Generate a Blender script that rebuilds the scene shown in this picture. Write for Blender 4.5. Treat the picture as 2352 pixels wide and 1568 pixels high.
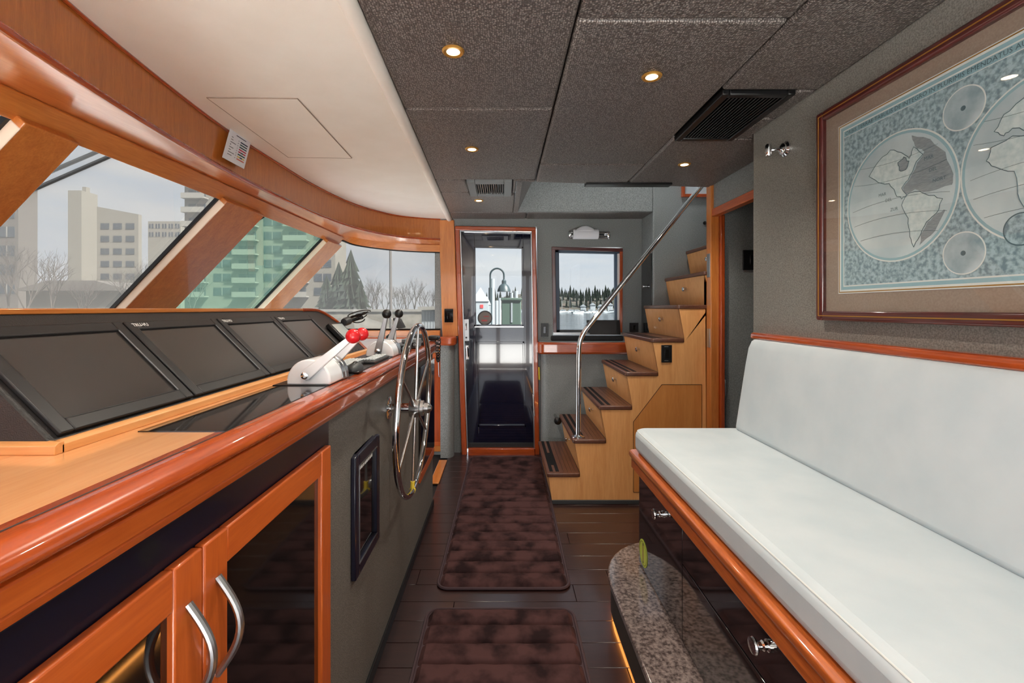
import bpy, bmesh, math, random
from mathutils import Vector, Matrix
from math import sin, cos, pi, radians, sqrt

for o in list(bpy.data.objects): bpy.data.objects.remove(o)
SC = bpy.context.scene
COL = SC.collection
random.seed(7)

# ---------------------------------------------------------------- camera
F, CX, CY, H = 1050.0, 1155.0, 708.0, 1.27      # focal length and vanishing point in pixels of a 2352x1568 frame, eye height in metres
cam = bpy.data.cameras.new('camera'); camo = bpy.data.objects.new('camera', cam); COL.objects.link(camo)
cam.sensor_width = 36.0; cam.lens = F / 2352 * 36.0
cam.shift_x = (1176 - CX) / 2352; cam.shift_y = -(784 - CY) / 2352
cam.clip_start = 0.02; cam.clip_end = 3000
camo.location = (0, 0, H); camo.rotation_euler = (pi / 2, 0, 0)
SC.camera = camo
SC.cycles.max_bounces = 7; SC.cycles.diffuse_bounces = 4; SC.cycles.caustics_reflective = False; SC.cycles.caustics_refractive = False

# ---------------------------------------------------------------- colour management
vs = SC.view_settings
vs.view_transform = 'Standard'; vs.look = 'None'; vs.gamma = 1.0; vs.use_curve_mapping = False
vs.exposure = 1.3

# ---------------------------------------------------------------- world: pale winter sky with thin cloud
SKY_STRENGTH = 1.15
world = bpy.data.worlds.new('sky'); SC.world = world; world.use_nodes = True
nt = world.node_tree; nt.nodes.clear()
def wn(t, **k):
    n = nt.nodes.new(t)
    for a, b in k.items(): setattr(n, a, b)
    return n
tc = wn('ShaderNodeTexCoord'); sep = wn('ShaderNodeSeparateXYZ'); nt.links.new(tc.outputs['Generated'], sep.inputs[0])
ramp = wn('ShaderNodeValToRGB'); nt.links.new(sep.outputs['Z'], ramp.inputs[0])
ramp.color_ramp.elements[0].position = 0.0; ramp.color_ramp.elements[0].color = (0.86, 0.90, 0.95, 1)
ramp.color_ramp.elements[1].position = 0.5; ramp.color_ramp.elements[1].color = (0.42, 0.58, 0.80, 1)
mp = wn('ShaderNodeMapping'); mp.inputs['Scale'].default_value = (2.2, 2.2, 9.0); nt.links.new(tc.outputs['Generated'], mp.inputs[0])
no = wn('ShaderNodeTexNoise'); no.inputs['Scale'].default_value = 1.6; no.inputs['Detail'].default_value = 8; no.inputs['Roughness'].default_value = .55
nt.links.new(mp.outputs[0], no.inputs['Vector'])
r2 = wn('ShaderNodeValToRGB'); nt.links.new(no.outputs[0], r2.inputs[0])
r2.color_ramp.elements[0].position = .40; r2.color_ramp.elements[0].color = (0, 0, 0, 1)
r2.color_ramp.elements[1].position = .62; r2.color_ramp.elements[1].color = (1, 1, 1, 1)
mix = wn('ShaderNodeMixRGB'); nt.links.new(r2.outputs[0], mix.inputs[0]); nt.links.new(ramp.outputs[0], mix.inputs[1]); mix.inputs[2].default_value = (.95, .95, .96, 1)
bg = wn('ShaderNodeBackground'); bg.inputs[1].default_value = SKY_STRENGTH; nt.links.new(mix.outputs[0], bg.inputs[0])
wo = wn('ShaderNodeOutputWorld'); nt.links.new(bg.outputs[0], wo.inputs[0])

# ---------------------------------------------------------------- sun, high and behind the boat's roof, lighting the foredeck and the town
sun = bpy.data.lights.new('sun', 'SUN'); sun.energy = 30.0; sun.angle = radians(3); sun.color = (1, .95, .88)
suno = bpy.data.objects.new('sun', sun); COL.objects.link(suno); suno.location = (20, 0, 30)
suno.rotation_euler = (0, radians(42), radians(-30))

DOWNLIGHT = 13.0
# ---------------------------------------------------------------- pixel helpers (2352x1568 frame): a pixel gives a direction, the touched plane the distance
def PX(px, py, X):
    Y = X * F / (px - CX); return Vector((X, Y, H - (py - CY) * Y / F))
def PY(px, py, Y):
    return Vector(((px - CX) * Y / F, Y, H - (py - CY) * Y / F))
def PZ(px, py, Z):
    Y = (H - Z) * F / (py - CY); return Vector(((px - CX) * Y / F, Y, Z))

# ---------------------------------------------------------------- materials
def lin(c): return c / 12.92 if c <= .04045 else ((c + .055) / 1.055) ** 2.4
def rgb(r, g, b): return (lin(r / 255), lin(g / 255), lin(b / 255), 1)
def newmat(name):
    m = bpy.data.materials.new(name); m.use_nodes = True
    t = m.node_tree; b = t.nodes['Principled BSDF']
    return m, t, b
def plain(name, c, rough=.5, metal=0.0, coat=0.0, spec=.5, emit=None, estr=0.0, bump=0.0, bscale=200, ior=1.45, coat_rough=.05):
    m, t, b = newmat(name)
    b.inputs['Base Color'].default_value = c; b.inputs['Roughness'].default_value = rough; b.inputs['Metallic'].default_value = metal
    b.inputs['Coat Weight'].default_value = coat; b.inputs['Coat Roughness'].default_value = coat_rough
    b.inputs['Specular IOR Level'].default_value = spec; b.inputs['IOR'].default_value = ior
    if emit: b.inputs['Emission Color'].default_value = emit; b.inputs['Emission Strength'].default_value = estr
    if bump:
        tc = t.nodes.new('ShaderNodeTexCoord'); n = t.nodes.new('ShaderNodeTexNoise'); n.inputs['Scale'].default_value = bscale; n.inputs['Detail'].default_value = 3
        bp = t.nodes.new('ShaderNodeBump'); bp.inputs['Strength'].default_value = bump; bp.inputs['Distance'].default_value = .01
        t.links.new(tc.outputs['Object'], n.inputs['Vector']); t.links.new(n.outputs[0], bp.inputs['Height']); t.links.new(bp.outputs[0], b.inputs['Normal'])
    return m
def two_tone(name, c1, c2, scale, rough=.5, coat=0.0, spec=.5, lo=.35, hi=.65, detail=6, bump=.0, bdist=.002, kind='noise', stretch=(1, 1, 1), coat_rough=.05, rough2=None, ior=1.45, coat_ior=1.5):
    m, t, b = newmat(name)
    tc = t.nodes.new('ShaderNodeTexCoord'); mp = t.nodes.new('ShaderNodeMapping'); mp.inputs['Scale'].default_value = stretch
    t.links.new(tc.outputs['Object'], mp.inputs[0])
    if kind == 'noise':
        n = t.nodes.new('ShaderNodeTexNoise'); n.inputs['Scale'].default_value = scale; n.inputs['Detail'].default_value = detail
    else:
        n = t.nodes.new('ShaderNodeTexVoronoi'); n.inputs['Scale'].default_value = scale
    t.links.new(mp.outputs[0], n.inputs['Vector'])
    r = t.nodes.new('ShaderNodeValToRGB'); t.links.new(n.outputs[0], r.inputs[0])
    r.color_ramp.elements[0].position = lo; r.color_ramp.elements[0].color = c1
    r.color_ramp.elements[1].position = hi; r.color_ramp.elements[1].color = c2
    t.links.new(r.outputs[0], b.inputs['Base Color'])
    b.inputs['Roughness'].default_value = rough; b.inputs['Coat Weight'].default_value = coat; b.inputs['Coat Roughness'].default_value = coat_rough
    b.inputs['Specular IOR Level'].default_value = spec; b.inputs['IOR'].default_value = ior; b.inputs['Coat IOR'].default_value = coat_ior
    if bump:
        bp = t.nodes.new('ShaderNodeBump'); bp.inputs['Strength'].default_value = bump; bp.inputs['Distance'].default_value = bdist
        t.links.new(n.outputs[0], bp.inputs['Height']); t.links.new(bp.outputs[0], b.inputs['Normal'])
    return m
def wood(name, c1, c2, axis='Y', scale=1.0, rough=.3, coat=.6, coat_rough=.06, coat_ior=1.5, rings=False):
    st = {'X': (1.2, 14, 14), 'Y': (14, 1.2, 14), 'Z': (14, 14, 1.2)}[axis]
    m, t, b = newmat(name)
    tc = t.nodes.new('ShaderNodeTexCoord'); mp = t.nodes.new('ShaderNodeMapping'); mp.inputs['Scale'].default_value = st
    t.links.new(tc.outputs['Object'], mp.inputs[0])
    n = t.nodes.new('ShaderNodeTexNoise'); n.inputs['Scale'].default_value = 2.2 * scale; n.inputs['Detail'].default_value = 9; n.inputs['Roughness'].default_value = .62; n.inputs['Distortion'].default_value = .7 if not rings else 2.5
    t.links.new(mp.outputs[0], n.inputs['Vector'])
    n2 = t.nodes.new('ShaderNodeTexNoise'); n2.inputs['Scale'].default_value = 14 * scale; n2.inputs['Detail'].default_value = 4
    t.links.new(mp.outputs[0], n2.inputs['Vector'])
    mx = t.nodes.new('ShaderNodeMixRGB'); mx.inputs[0].default_value = .35; t.links.new(n.outputs[0], mx.inputs[1]); t.links.new(n2.outputs[0], mx.inputs[2])
    r = t.nodes.new('ShaderNodeValToRGB'); t.links.new(mx.outputs[0], r.inputs[0])
    r.color_ramp.elements[0].position = .30; r.color_ramp.elements[0].color = c1
    r.color_ramp.elements[1].position = .68; r.color_ramp.elements[1].color = c2
    t.links.new(r.outputs[0], b.inputs['Base Color'])
    b.inputs['Roughness'].default_value = rough; b.inputs['Coat Weight'].default_value = coat; b.inputs['Coat Roughness'].default_value = coat_rough; b.inputs['Coat IOR'].default_value = coat_ior
    return m
def weave(name, c1, c2, scale, rough=.45, spec=.6, bump=.6, bdist=.002):
    """pressed vinyl: small raised cells, each catching the light a little differently"""
    m, t, b = newmat(name)
    tc = t.nodes.new('ShaderNodeTexCoord'); v = t.nodes.new('ShaderNodeTexVoronoi'); v.inputs['Scale'].default_value = scale; v.inputs['Randomness'].default_value = .55
    t.links.new(tc.outputs['Object'], v.inputs['Vector'])
    r = t.nodes.new('ShaderNodeValToRGB'); t.links.new(v.outputs['Distance'], r.inputs[0])
    r.color_ramp.elements[0].position = .1; r.color_ramp.elements[0].color = c2
    r.color_ramp.elements[1].position = .55; r.color_ramp.elements[1].color = c1
    t.links.new(r.outputs[0], b.inputs['Base Color'])
    bp = t.nodes.new('ShaderNodeBump'); bp.inputs['Strength'].default_value = bump; bp.inputs['Distance'].default_value = bdist; bp.invert = True
    t.links.new(v.outputs['Distance'], bp.inputs['Height']); t.links.new(bp.outputs[0], b.inputs['Normal'])
    b.inputs['Roughness'].default_value = rough; b.inputs['Specular IOR Level'].default_value = spec
    return m
def glass(name, tint, veil, fac, refl=1.45):
    m = bpy.data.materials.new(name); m.use_nodes = True; t = m.node_tree; t.nodes.clear()
    tr = t.nodes.new('ShaderNodeBsdfTransparent'); tr.inputs[0].default_value = tint
    tl = t.nodes.new('ShaderNodeBsdfTranslucent'); tl.inputs[0].default_value = veil
    m1 = t.nodes.new('ShaderNodeMixShader'); m1.inputs[0].default_value = fac
    t.links.new(tr.outputs[0], m1.inputs[1]); t.links.new(tl.outputs[0], m1.inputs[2])
    gl = t.nodes.new('ShaderNodeBsdfGlossy'); gl.inputs['Roughness'].default_value = .01; gl.inputs[0].default_value = (1, 1, 1, 1)
    f0 = ((refl - 1) / (refl + 1)) ** 2
    lw = t.nodes.new('ShaderNodeLayerWeight'); lw.inputs[0].default_value = .5
    pw = t.nodes.new('ShaderNodeMath'); pw.operation = 'POWER'; t.links.new(lw.outputs['Facing'], pw.inputs[0]); pw.inputs[1].default_value = 5.0
    fr = t.nodes.new('ShaderNodeMath'); fr.operation = 'MULTIPLY_ADD'; t.links.new(pw.outputs[0], fr.inputs[0]); fr.inputs[1].default_value = 1 - f0; fr.inputs[2].default_value = f0
    m2 = t.nodes.new('ShaderNodeMixShader'); t.links.new(fr.outputs[0], m2.inputs[0]); t.links.new(m1.outputs[0], m2.inputs[1]); t.links.new(gl.outputs[0], m2.inputs[2])
    out = t.nodes.new('ShaderNodeOutputMaterial'); t.links.new(m2.outputs[0], out.inputs[0])
    return m

M = {}
HON1, HON2 = rgb(178, 98, 40), rgb(214, 136, 66)
for ax in 'XYZ':
    M['honey' + ax] = wood('honey_wood_' + ax, HON1, HON2, ax, coat=.7)
    M['stair' + ax] = wood('stair_wood_' + ax, rgb(212, 146, 84), rgb(236, 178, 116), ax, scale=.8, coat=.25, rough=.42)
    M['red' + ax] = wood('varnished_red_wood_' + ax, rgb(138, 52, 18), rgb(190, 84, 32), ax, coat=1.0, coat_rough=.03, rough=.25)
    M['cab' + ax] = wood('cabinet_wood_' + ax, rgb(170, 72, 22), rgb(205, 100, 38), ax, coat=.5, rough=.35)
    M['teak' + ax] = wood('dark_teak_' + ax, rgb(66, 36, 27), rgb(112, 70, 50), ax, coat=.25, rough=.4)
    M['maroon' + ax] = wood('maroon_frame_' + ax, rgb(58, 18, 18), rgb(96, 34, 30), ax, coat=.8, rough=.3)
M['reveal'] = plain('daylit_reveal_tone', rgb(246, 226, 204), .5)  # pale colour stands in for daylight falling on the timber reveals
M['soffit'] = wood('glossy_soffit_wood', rgb(196, 108, 50), rgb(226, 144, 82), 'Y', coat=1.0, coat_rough=.15, coat_ior=2.6)
M['fascia'] = wood('figured_fascia_wood', rgb(160, 88, 34), rgb(196, 118, 52), 'Z', scale=2.5, coat=.5, rough=.35)
M['counter'] = wood('counter_wood', rgb(214, 148, 92), rgb(236, 180, 126), 'Y', scale=.7, coat=1.0, coat_rough=.12, rough=.35)
M['oak'] = wood('settee_oak_trim', rgb(150, 66, 20), rgb(204, 110, 46), 'Y', scale=1.1, coat=.8, rough=.3, rings=True)
M['plank'] = wood('dark_floor_plank', rgb(30, 15, 15), rgb(52, 28, 25), 'X', scale=1.2, coat=.6, coat_rough=.16, rough=.35)
M['seam'] = plain('floor_joint', rgb(20, 12, 12), .7)
M['ceil'] = weave('ceiling_vinyl', rgb(72, 64, 61), rgb(166, 158, 152), 150, rough=.34, spec=.8, bump=.9, bdist=.003)
M['wall'] = two_tone('grey_wall_vinyl', rgb(106, 110, 110), rgb(150, 154, 154), 260, rough=.45, spec=.5, detail=2, bump=.35, bdist=.002)
M['wallR'] = two_tone('grey_brown_wall_vinyl', rgb(108, 106, 102), rgb(144, 142, 136), 240, rough=.42, spec=.55, detail=2, bump=.35, bdist=.002)
M['console'] = weave('console_vinyl_weave', rgb(92, 88, 83), rgb(142, 138, 131), 330, rough=.5, spec=.4, bump=.5)
M['headliner'] = two_tone('cream_headliner', rgb(240, 232, 222), rgb(244, 237, 228), 6, rough=.5, spec=.3)
M['cushion'] = two_tone('white_settee_vinyl', rgb(186, 197, 203), rgb(194, 203, 208), 8, rough=.5, spec=.3)
M['cushion2'] = plain('white_piping', rgb(212, 216, 215), .55)
M['black'] = plain('black_satin', rgb(18, 18, 19), .35)
M['blackgloss'] = plain('black_gloss', rgb(14, 13, 14), .06, coat=.6, spec=.6)
M['drawer'] = two_tone('black_glossy_drawer', rgb(24, 20, 22), rgb(38, 32, 34), 4, rough=.06, coat=1.0, spec=.6, stretch=(1, 8, 40))
M['navy'] = plain('navy_gloss_paint', rgb(10, 15, 36), .08, coat=1.0, spec=.6, coat_rough=.03)
M['navyp'] = plain('navy_panel', rgb(16, 17, 34), .3, coat=.3)
M['vinylblack'] = plain('black_grained_vinyl', rgb(40, 38, 38), .42, bump=.15, bscale=500)
M['screen'] = two_tone('switched_off_screen', rgb(38, 34, 33), rgb(44, 40, 38), 600, rough=.22, spec=.6, coat=.6, coat_rough=.15, detail=1)
M['bezel'] = plain('black_bezel', rgb(34, 34, 35), .4)
M['darkgrey'] = plain('dark_grey_plastic', rgb(60, 62, 64), .45)
M['grip'] = plain('black_grip_tape', rgb(22, 22, 24), .85, spec=.2)
M['grey'] = plain('grey_plastic', rgb(120, 124, 126), .4)
M['chrome'] = plain('chrome', rgb(225, 226, 228), .06, 1.0)
M['steel'] = plain('brushed_steel', rgb(190, 190, 190), .24, 1.0)
M['satin'] = plain('satin_aluminium', rgb(178, 180, 182), .32, 1.0)
M['whitepaint'] = plain('white_enamel', rgb(236, 238, 240), .22, coat=.4)
M['white'] = plain('white_matt', rgb(238, 238, 236), .6)
M['paper'] = plain('white_paper', rgb(226, 228, 234), .7)
M['redball'] = plain('red_knob_plastic', rgb(206, 26, 34), .3, coat=.3)
M['yellow'] = plain('yellow_tape', rgb(226, 196, 60), .5)
M['limestick'] = plain('lime_sticker', rgb(196, 214, 90), .5)
M['granite'] = two_tone('polished_granite', rgb(70, 60, 58), rgb(142, 127, 122), 90, rough=.12, coat=.6, lo=.36, hi=.66, detail=8)
M['kick'] = plain('dark_olive_panel', rgb(46, 44, 38), .4)
M['led'] = plain('warm_led_strip', rgb(255, 150, 60), .5, emit=(1, .38, .08, 1), estr=6)
M['rug'] = two_tone('brown_plush', rgb(36, 22, 23), rgb(74, 49, 48), 11, rough=.9, spec=.15, lo=.36, hi=.58, detail=7, bump=.25, bdist=.004)
M['rugedge'] = plain('brown_rug_binding', rgb(60, 42, 46), .8)
M['carpet'] = plain('charcoal_carpet', rgb(46, 46, 48), .95, bump=.6, bscale=260)
M['bulb'] = plain('lit_lamp_face', rgb(255, 240, 220), .5, emit=(1, .80, .52, 1), estr=14)
M['gold'] = plain('gold_fillet', rgb(196, 146, 70), .35, .7)
M['mat'] = two_tone('taupe_mount_board', rgb(146, 128, 114), rgb(156, 138, 124), 200, rough=.8)
M['gl_ws'] = glass('screened_windshield_glass', (.25, .253, .253, 1), rgb(118, 116, 111), .33, 1.22)
M['gl_green'] = glass('green_tinted_windshield_glass', (.165, .225, .19, 1), rgb(96, 124, 108), .32, 1.22)
M['gl_door'] = glass('tinted_door_glass', (.27, .285, .29, 1), rgb(100, 106, 108), .03, 1.35)
M['gl_pic'] = glass('picture_glass', (.97, .98, .98, 1), (0, 0, 0, 1), 0.0, 1.55)

# ---------------------------------------------------------------- mesh builder
class MB:
    def __init__(s): s.v = []; s.f = []
    def add(s, vs, fs):
        o = len(s.v); s.v += [Vector(p) for p in vs]; s.f += [tuple(i + o for i in f) for f in fs]; return s
    def hexa(s, p):      # p: 4 bottom (ccw) + 4 top
        return s.add(p, [(0, 3, 2, 1), (4, 5, 6, 7), (0, 1, 5, 4), (1, 2, 6, 5), (2, 3, 7, 6), (3, 0, 4, 7)])
    def box(s, x0, x1, y0, y1, z0, z1):
        return s.hexa([(x0, y0, z0), (x1, y0, z0), (x1, y1, z0), (x0, y1, z0), (x0, y0, z1), (x1, y0, z1), (x1, y1, z1), (x0, y1, z1)])
    def quadbox(s, q, off):   # 4 corner points + offset vector
        off = Vector(off); return s.hexa([Vector(p) for p in q] + [Vector(p) + off for p in q])
    def prism(s, pts, axis, a0, a1):
        def P(u, w, a): return {'x': (a, u, w), 'y': (u, a, w), 'z': (u, w, a)}[axis]
        n = len(pts); vs = [P(u, w, a0) for u, w in pts] + [P(u, w, a1) for u, w in pts]
        fs = [tuple(range(n - 1, -1, -1)), tuple(range(n, 2 * n))] + [(i, (i + 1) % n, n + (i + 1) % n, n + i) for i in range(n)]
        return s.add(vs, fs)
    def tube(s, path, r, n=8, closed=False):
        P = [Vector(p) for p in path]; m = len(P); rs = r if isinstance(r, (list, tuple)) else [r] * m
        vs = []; up = None
        for i in range(m):
            if closed: d = P[(i + 1) % m] - P[i - 1]
            else: d = P[min(i + 1, m - 1)] - P[max(i - 1, 0)]
            if d.length < 1e-9: d = Vector((0, 0, 1))
            d.normalize()
            if up is None:
                up = Vector((0, 0, 1)) if abs(d.z) < .9 else Vector((1, 0, 0))
            a = d.cross(up)
            if a.length < 1e-6: a = d.cross(Vector((0, 1, 0)))
            a.normalize(); b = a.cross(d).normalized(); up = b
            for k in range(n): vs.append(P[i] + (a * cos(2 * pi * k / n) + b * sin(2 * pi * k / n)) * rs[i])
        fs = []
        for i in range(m if closed else m - 1):
            j = (i + 1) % m
            for k in range(n): fs.append((i * n + k, i * n + (k + 1) % n, j * n + (k + 1) % n, j * n + k))
        if not closed: fs += [tuple(range(n - 1, -1, -1)), tuple((m - 1) * n + k for k in range(n))]
        return s.add(vs, fs)
    def lathe(s, prof, org, axis=(0, 0, 1), n=24, a0=0.0, a1=2 * pi):
        ax = Vector(axis).normalized(); t = Vector((1, 0, 0)) if abs(ax.x) < .9 else Vector((0, 1, 0))
        a = ax.cross(t).normalized(); b = ax.cross(a); org = Vector(org); full = abs(a1 - a0 - 2 * pi) < 1e-6
        m = n if full else n + 1; vs = []
        for r, h in prof:
            for k in range(m):
                th = a0 + (a1 - a0) * k / n
                vs.append(org + ax * h + (a * cos(th) + b * sin(th)) * max(r, 1e-5))
        fs = []
        for i in range(len(prof) - 1):
            for k in range(n if full else n):
                k2 = (k + 1) % m if full else k + 1
                fs.append((i * m + k, i * m + k2, (i + 1) * m + k2, (i + 1) * m + k))
        if full and prof[0] != prof[-1]: fs += [tuple(range(m - 1, -1, -1)), tuple((len(prof) - 1) * m + k for k in range(m))]
        return s.add(vs, fs)
    def sphere(s, c, r, n=20, sq=(1, 1, 1)):
        c = Vector(c); h = n // 2
        pr = [(r * sin(pi * i / h), -r * cos(pi * i / h)) for i in range(h + 1)]
        o = len(s.v); s.lathe(pr, (0, 0, 0), (0, 0, 1), n)
        for i in range(o, len(s.v)):
            v = s.v[i]; s.v[i] = Vector((v.x * sq[0], v.y * sq[1], v.z * sq[2])) + c
        return s
    def grid(s, nu, nv, fn):
        vs = [fn(i / nu, j / nv) for j in range(nv + 1) for i in range(nu + 1)]; w = nu + 1
        return s.add(vs, [(j * w + i, j * w + i + 1, (j + 1) * w + i + 1, (j + 1) * w + i) for j in range(nv) for i in range(nu)])
    def loft(s, A, B):
        n = len(A); return s.add(list(A) + list(B), [(i, i + 1, n + i + 1, n + i) for i in range(n - 1)])
    def strip(s, A, B, off):      # a ribbon between two lines with real thickness
        off = Vector(off); A = [Vector(p) for p in A]; B = [Vector(p) for p in B]; A2 = [p + off for p in A]; B2 = [p + off for p in B]
        n = len(A); vs = A + B + B2 + A2; fs = []
        for k in range(4):
            for i in range(n - 1): fs.append((k * n + i, k * n + i + 1, (k + 1) % 4 * n + i + 1, (k + 1) % 4 * n + i))
        return s.add(vs, fs + [(0, n, 2 * n, 3 * n), (n - 1, 2 * n - 1, 3 * n - 1, 4 * n - 1)])
    def mesh(s, name, org, mat, smooth=True, angle=35):
        me = bpy.data.meshes.new(name); me.from_pydata([tuple(v - org) for v in s.v], [], s.f); me.update()
        bm = bmesh.new(); bm.from_mesh(me); bmesh.ops.remove_doubles(bm, verts=bm.verts, dist=1e-6); bmesh.ops.recalc_face_normals(bm, faces=bm.faces); bm.to_mesh(me); bm.free()
        if smooth:
            me.polygons.foreach_set('use_smooth', [True] * len(me.polygons)); me.set_sharp_from_angle(angle=radians(angle))
        if mat is not None: me.materials.append(mat)
        return me
    def build(s, name, mat, parent=None, bevel=0, seg=2, smooth=True, solid=0, angle=35, **tags):
        xs = [v.x for v in s.v]; ys = [v.y for v in s.v]; zs = [v.z for v in s.v]
        org = Vector(((min(xs) + max(xs)) / 2, (min(ys) + max(ys)) / 2, min(zs)))
        if isinstance(mat, str): mat = M[mat]
        ob = bpy.data.objects.new(name, s.mesh(name, org, mat, smooth, angle)); COL.objects.link(ob)
        place(ob, org, parent)
        if solid:
            md = ob.modifiers.new('thickness', 'SOLIDIFY'); md.thickness = solid; md.offset = -1
        if bevel:
            md = ob.modifiers.new('bevel', 'BEVEL'); md.width = bevel; md.segments = seg; md.limit_method = 'ANGLE'; md.angle_limit = radians(40)
        tag(ob, **tags); return ob
WLOC = {}
def place(ob, org, parent):
    if parent is not None:
        ob.parent = parent; ob.location = Vector(org) - WLOC[parent.name]
    else: ob.location = org
    WLOC[ob.name] = Vector(org)
def tag(o, label=None, cat=None, group=None, kind=None):
    if label: o['label'] = label
    if cat: o['category'] = cat
    if group: o['group'] = group
    if kind: o['kind'] = kind
    return o
def thing(name, loc, label=None, cat=None, group=None, kind=None):
    o = bpy.data.objects.new(name, None); COL.objects.link(o); o.empty_display_size = .05
    o.location = loc; WLOC[o.name] = Vector(loc)
    return tag(o, label, cat, group, kind)
def copy_tree(o, dloc=(0, 0, 0), parent=None):
    c = o.copy(); COL.objects.link(c)
    if parent is not None: c.parent = parent
    else: c.location = Vector(o.location) + Vector(dloc)
    for ch in list(o.children): copy_tree(ch, parent=c)
    return c
def text(s, size, pos, right, up, mat, parent, name='lettering', align='LEFT', bold=0.0):
    cu = bpy.data.curves.new(name, 'FONT'); cu.body = s; cu.size = size; cu.align_x = align; cu.offset = bold; cu.resolution_u = 2
    cu.materials.append(M[mat] if isinstance(mat, str) else mat)
    ob = bpy.data.objects.new(name, cu); COL.objects.link(ob)
    me = bpy.data.meshes.new_from_object(ob.evaluated_get(bpy.context.evaluated_depsgraph_get())); bpy.data.objects.remove(ob)
    ob = bpy.data.objects.new(name, me); COL.objects.link(ob)
    r = Vector(right).normalized(); u = Vector(up).normalized(); n = r.cross(u)
    ob.parent = parent; ob.matrix_local = Matrix.Translation(Vector(pos) - (WLOC[parent.name] if parent else Vector())) @ Matrix((r, u, n)).transposed().to_4x4()
    return ob
def crom(P, k=8):
    P = [Vector(p) for p in P]; out = []
    Q = [P[0] * 2 - P[1]] + P + [P[-1] * 2 - P[-2]]
    for i in range(1, len(Q) - 2):
        for j in range(k):
            t = j / k; a, b, c, d = Q[i - 1:i + 3]
            out.append(.5 * ((2 * b) + (c - a) * t + (2 * a - 5 * b + 4 * c - d) * t * t + (3 * b - a - 3 * c + d) * t ** 3))
    out.append(P[-1]); return out
def rrect(x0, x1, y0, y1, r, n=5, which=(1, 1, 1, 1)):
    """rounded rectangle polygon, corners in order x1y1, x0y1, x0y0, x1y0"""
    out = []
    for (cx, cy, a, on) in ((x1 - r, y1 - r, 0, which[0]), (x0 + r, y1 - r, 90, which[1]), (x0 + r, y0 + r, 180, which[2]), (x1 - r, y0 + r, 270, which[3])):
        if on:
            for i in range(n + 1):
                t = radians(a + 90 * i / n); out.append((cx + r * cos(t), cy + r * sin(t)))
        else:
            t = radians(a + 45); out.append((cx + (r if cos(t) > 0 else -r), cy + (r if sin(t) > 0 else -r)))
    return out
# ================================================================ SETTING
ZC = 2.05          # ceiling height
YST = 2.965        # side of the staircase that faces the settee
YB = 4.0           # wall with the door
XR = 1.13          # wall behind the settee
XO = 1.34          # wall with the open doorway
XF = -.45          # front face of the helm console
ZK = 1.075         # helm counter height

# ---- floor with planks laid athwart the gangway
fl = MB().box(-.75, 1.40, -1.6, 4.05, -.05, -.012).build('floor', 'seam', label='dark brown plank floor of the wheelhouse', kind='structure')
pitch = .1215; k = 0; y = 1.616 - pitch * 26
while y < 4.0:
    cuts = [-.47] + sorted(random.uniform(-.1 + .75 * j, .45 + .75 * j) for j in range(2)) + [1.38]
    if abs(y - 1.859) < .02: cuts = [-.47, -.21, .75, 1.38]
    if abs(y - 1.737) < .02: cuts = [-.47, .18, 1.0, 1.38]
    if abs(y - 2.10) < .03: cuts = [-.47, -.40, .5, 1.38]
    for a, b in zip(cuts[:-1], cuts[1:]):
        MB().box(a + .0008, b - .0008, y + .0008, y + pitch - .0008, -.012, 0).build('plank', 'plank', fl, bevel=.0012, seg=1)
    y += pitch

# ---- grey ceiling: padded vinyl panels with seams
ce = MB()
ce.box(-.42, .08, -1.6, YB + .1, ZC + .03, ZC + .09).box(.08, 1.40, -1.6, 2.82, ZC + .03, ZC + .09).box(.08, 1.24, 3.72, YB + .1, ZC + .03, ZC + .09)
ce = ce.build('ceiling', 'black', label='dark grey padded vinyl ceiling in seamed panels', kind='structure')
def cpanel(pts): MB().prism(pts, 'z', ZC, ZC + .03).build('ceiling_panel', 'ceil', ce, bevel=.014, seg=3)
def edge(x): return 2.82 + (x - .07) / 1.31 * .145     # slanted edge of the stair opening
XW0, XW1 = -.372, -.445                                  # cream headliner edge, near and far
def xw(y): return XW0 + (XW1 - XW0) * (y - 1.15) / 2.8
g = .0015
def left_strip(y0, y1, x1=.2): cpanel([(xw(y0), y0 + g), (x1 - g, y0 + g), (x1 - g, y1 - g), (xw(y1), y1 - g)])
left_strip(-1.6, .3); left_strip(.3, 1.79); left_strip(1.79, 2.78)
cpanel([(xw(2.78), 2.78 + g), (-.225, 2.78 + g), (-.225, 3.08 - g), (xw(3.08), 3.08 - g)])
cpanel([(.06, 2.78 + g), (.2 - g, 2.78 + g), (.2 - g, edge(.2)), (.085, edge(.07)), (.085, 3.1), (.06, 3.1)])
cpanel([(xw(3.08), 3.08 + g), (-.225, 3.08 + g), (-.225, 3.15), (.085, 3.15), (.085, 3.72), (xw(3.72), 3.72)])
cpanel([(xw(3.72), 3.72), (.2, 3.72), (.2, YB), (xw(YB), YB)])
cpanel([(.2, 3.72), (1.235, 3.72), (1.235, YB), (.2, YB)])
for a, b in ((-1.6, 0.0), (0.0, 1.24), (1.24, 2.48)): cpanel([(.2 + g, a + g), (.78 - g, a + g), (.78 - g, b - g), (.2 + g, b - g)])
cpanel([(.2 + g, 2.48 + g), (.78 - g, 2.48 + g), (.78 - g, edge(.78)), (.2 + g, edge(.2))])
cpanel([(.78 + g, -1.6), (XR, -1.6), (XR, 1.64), (.78 + g, 1.64)])
cpanel([(1.06, 1.64), (XR, 1.64), (XR, 1.88 - g), (1.06, 1.88 - g)])
cpanel([(1.06, 1.88 + g), (XR, 1.88 + g), (XR, 2.08), (XO, 2.08), (XO, 2.11), (1.06, 2.11)])
cpanel([(.78 + g, 2.11), (XO, 2.11), (XO, edge(XO)), (.78 + g, edge(.78))])

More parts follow.
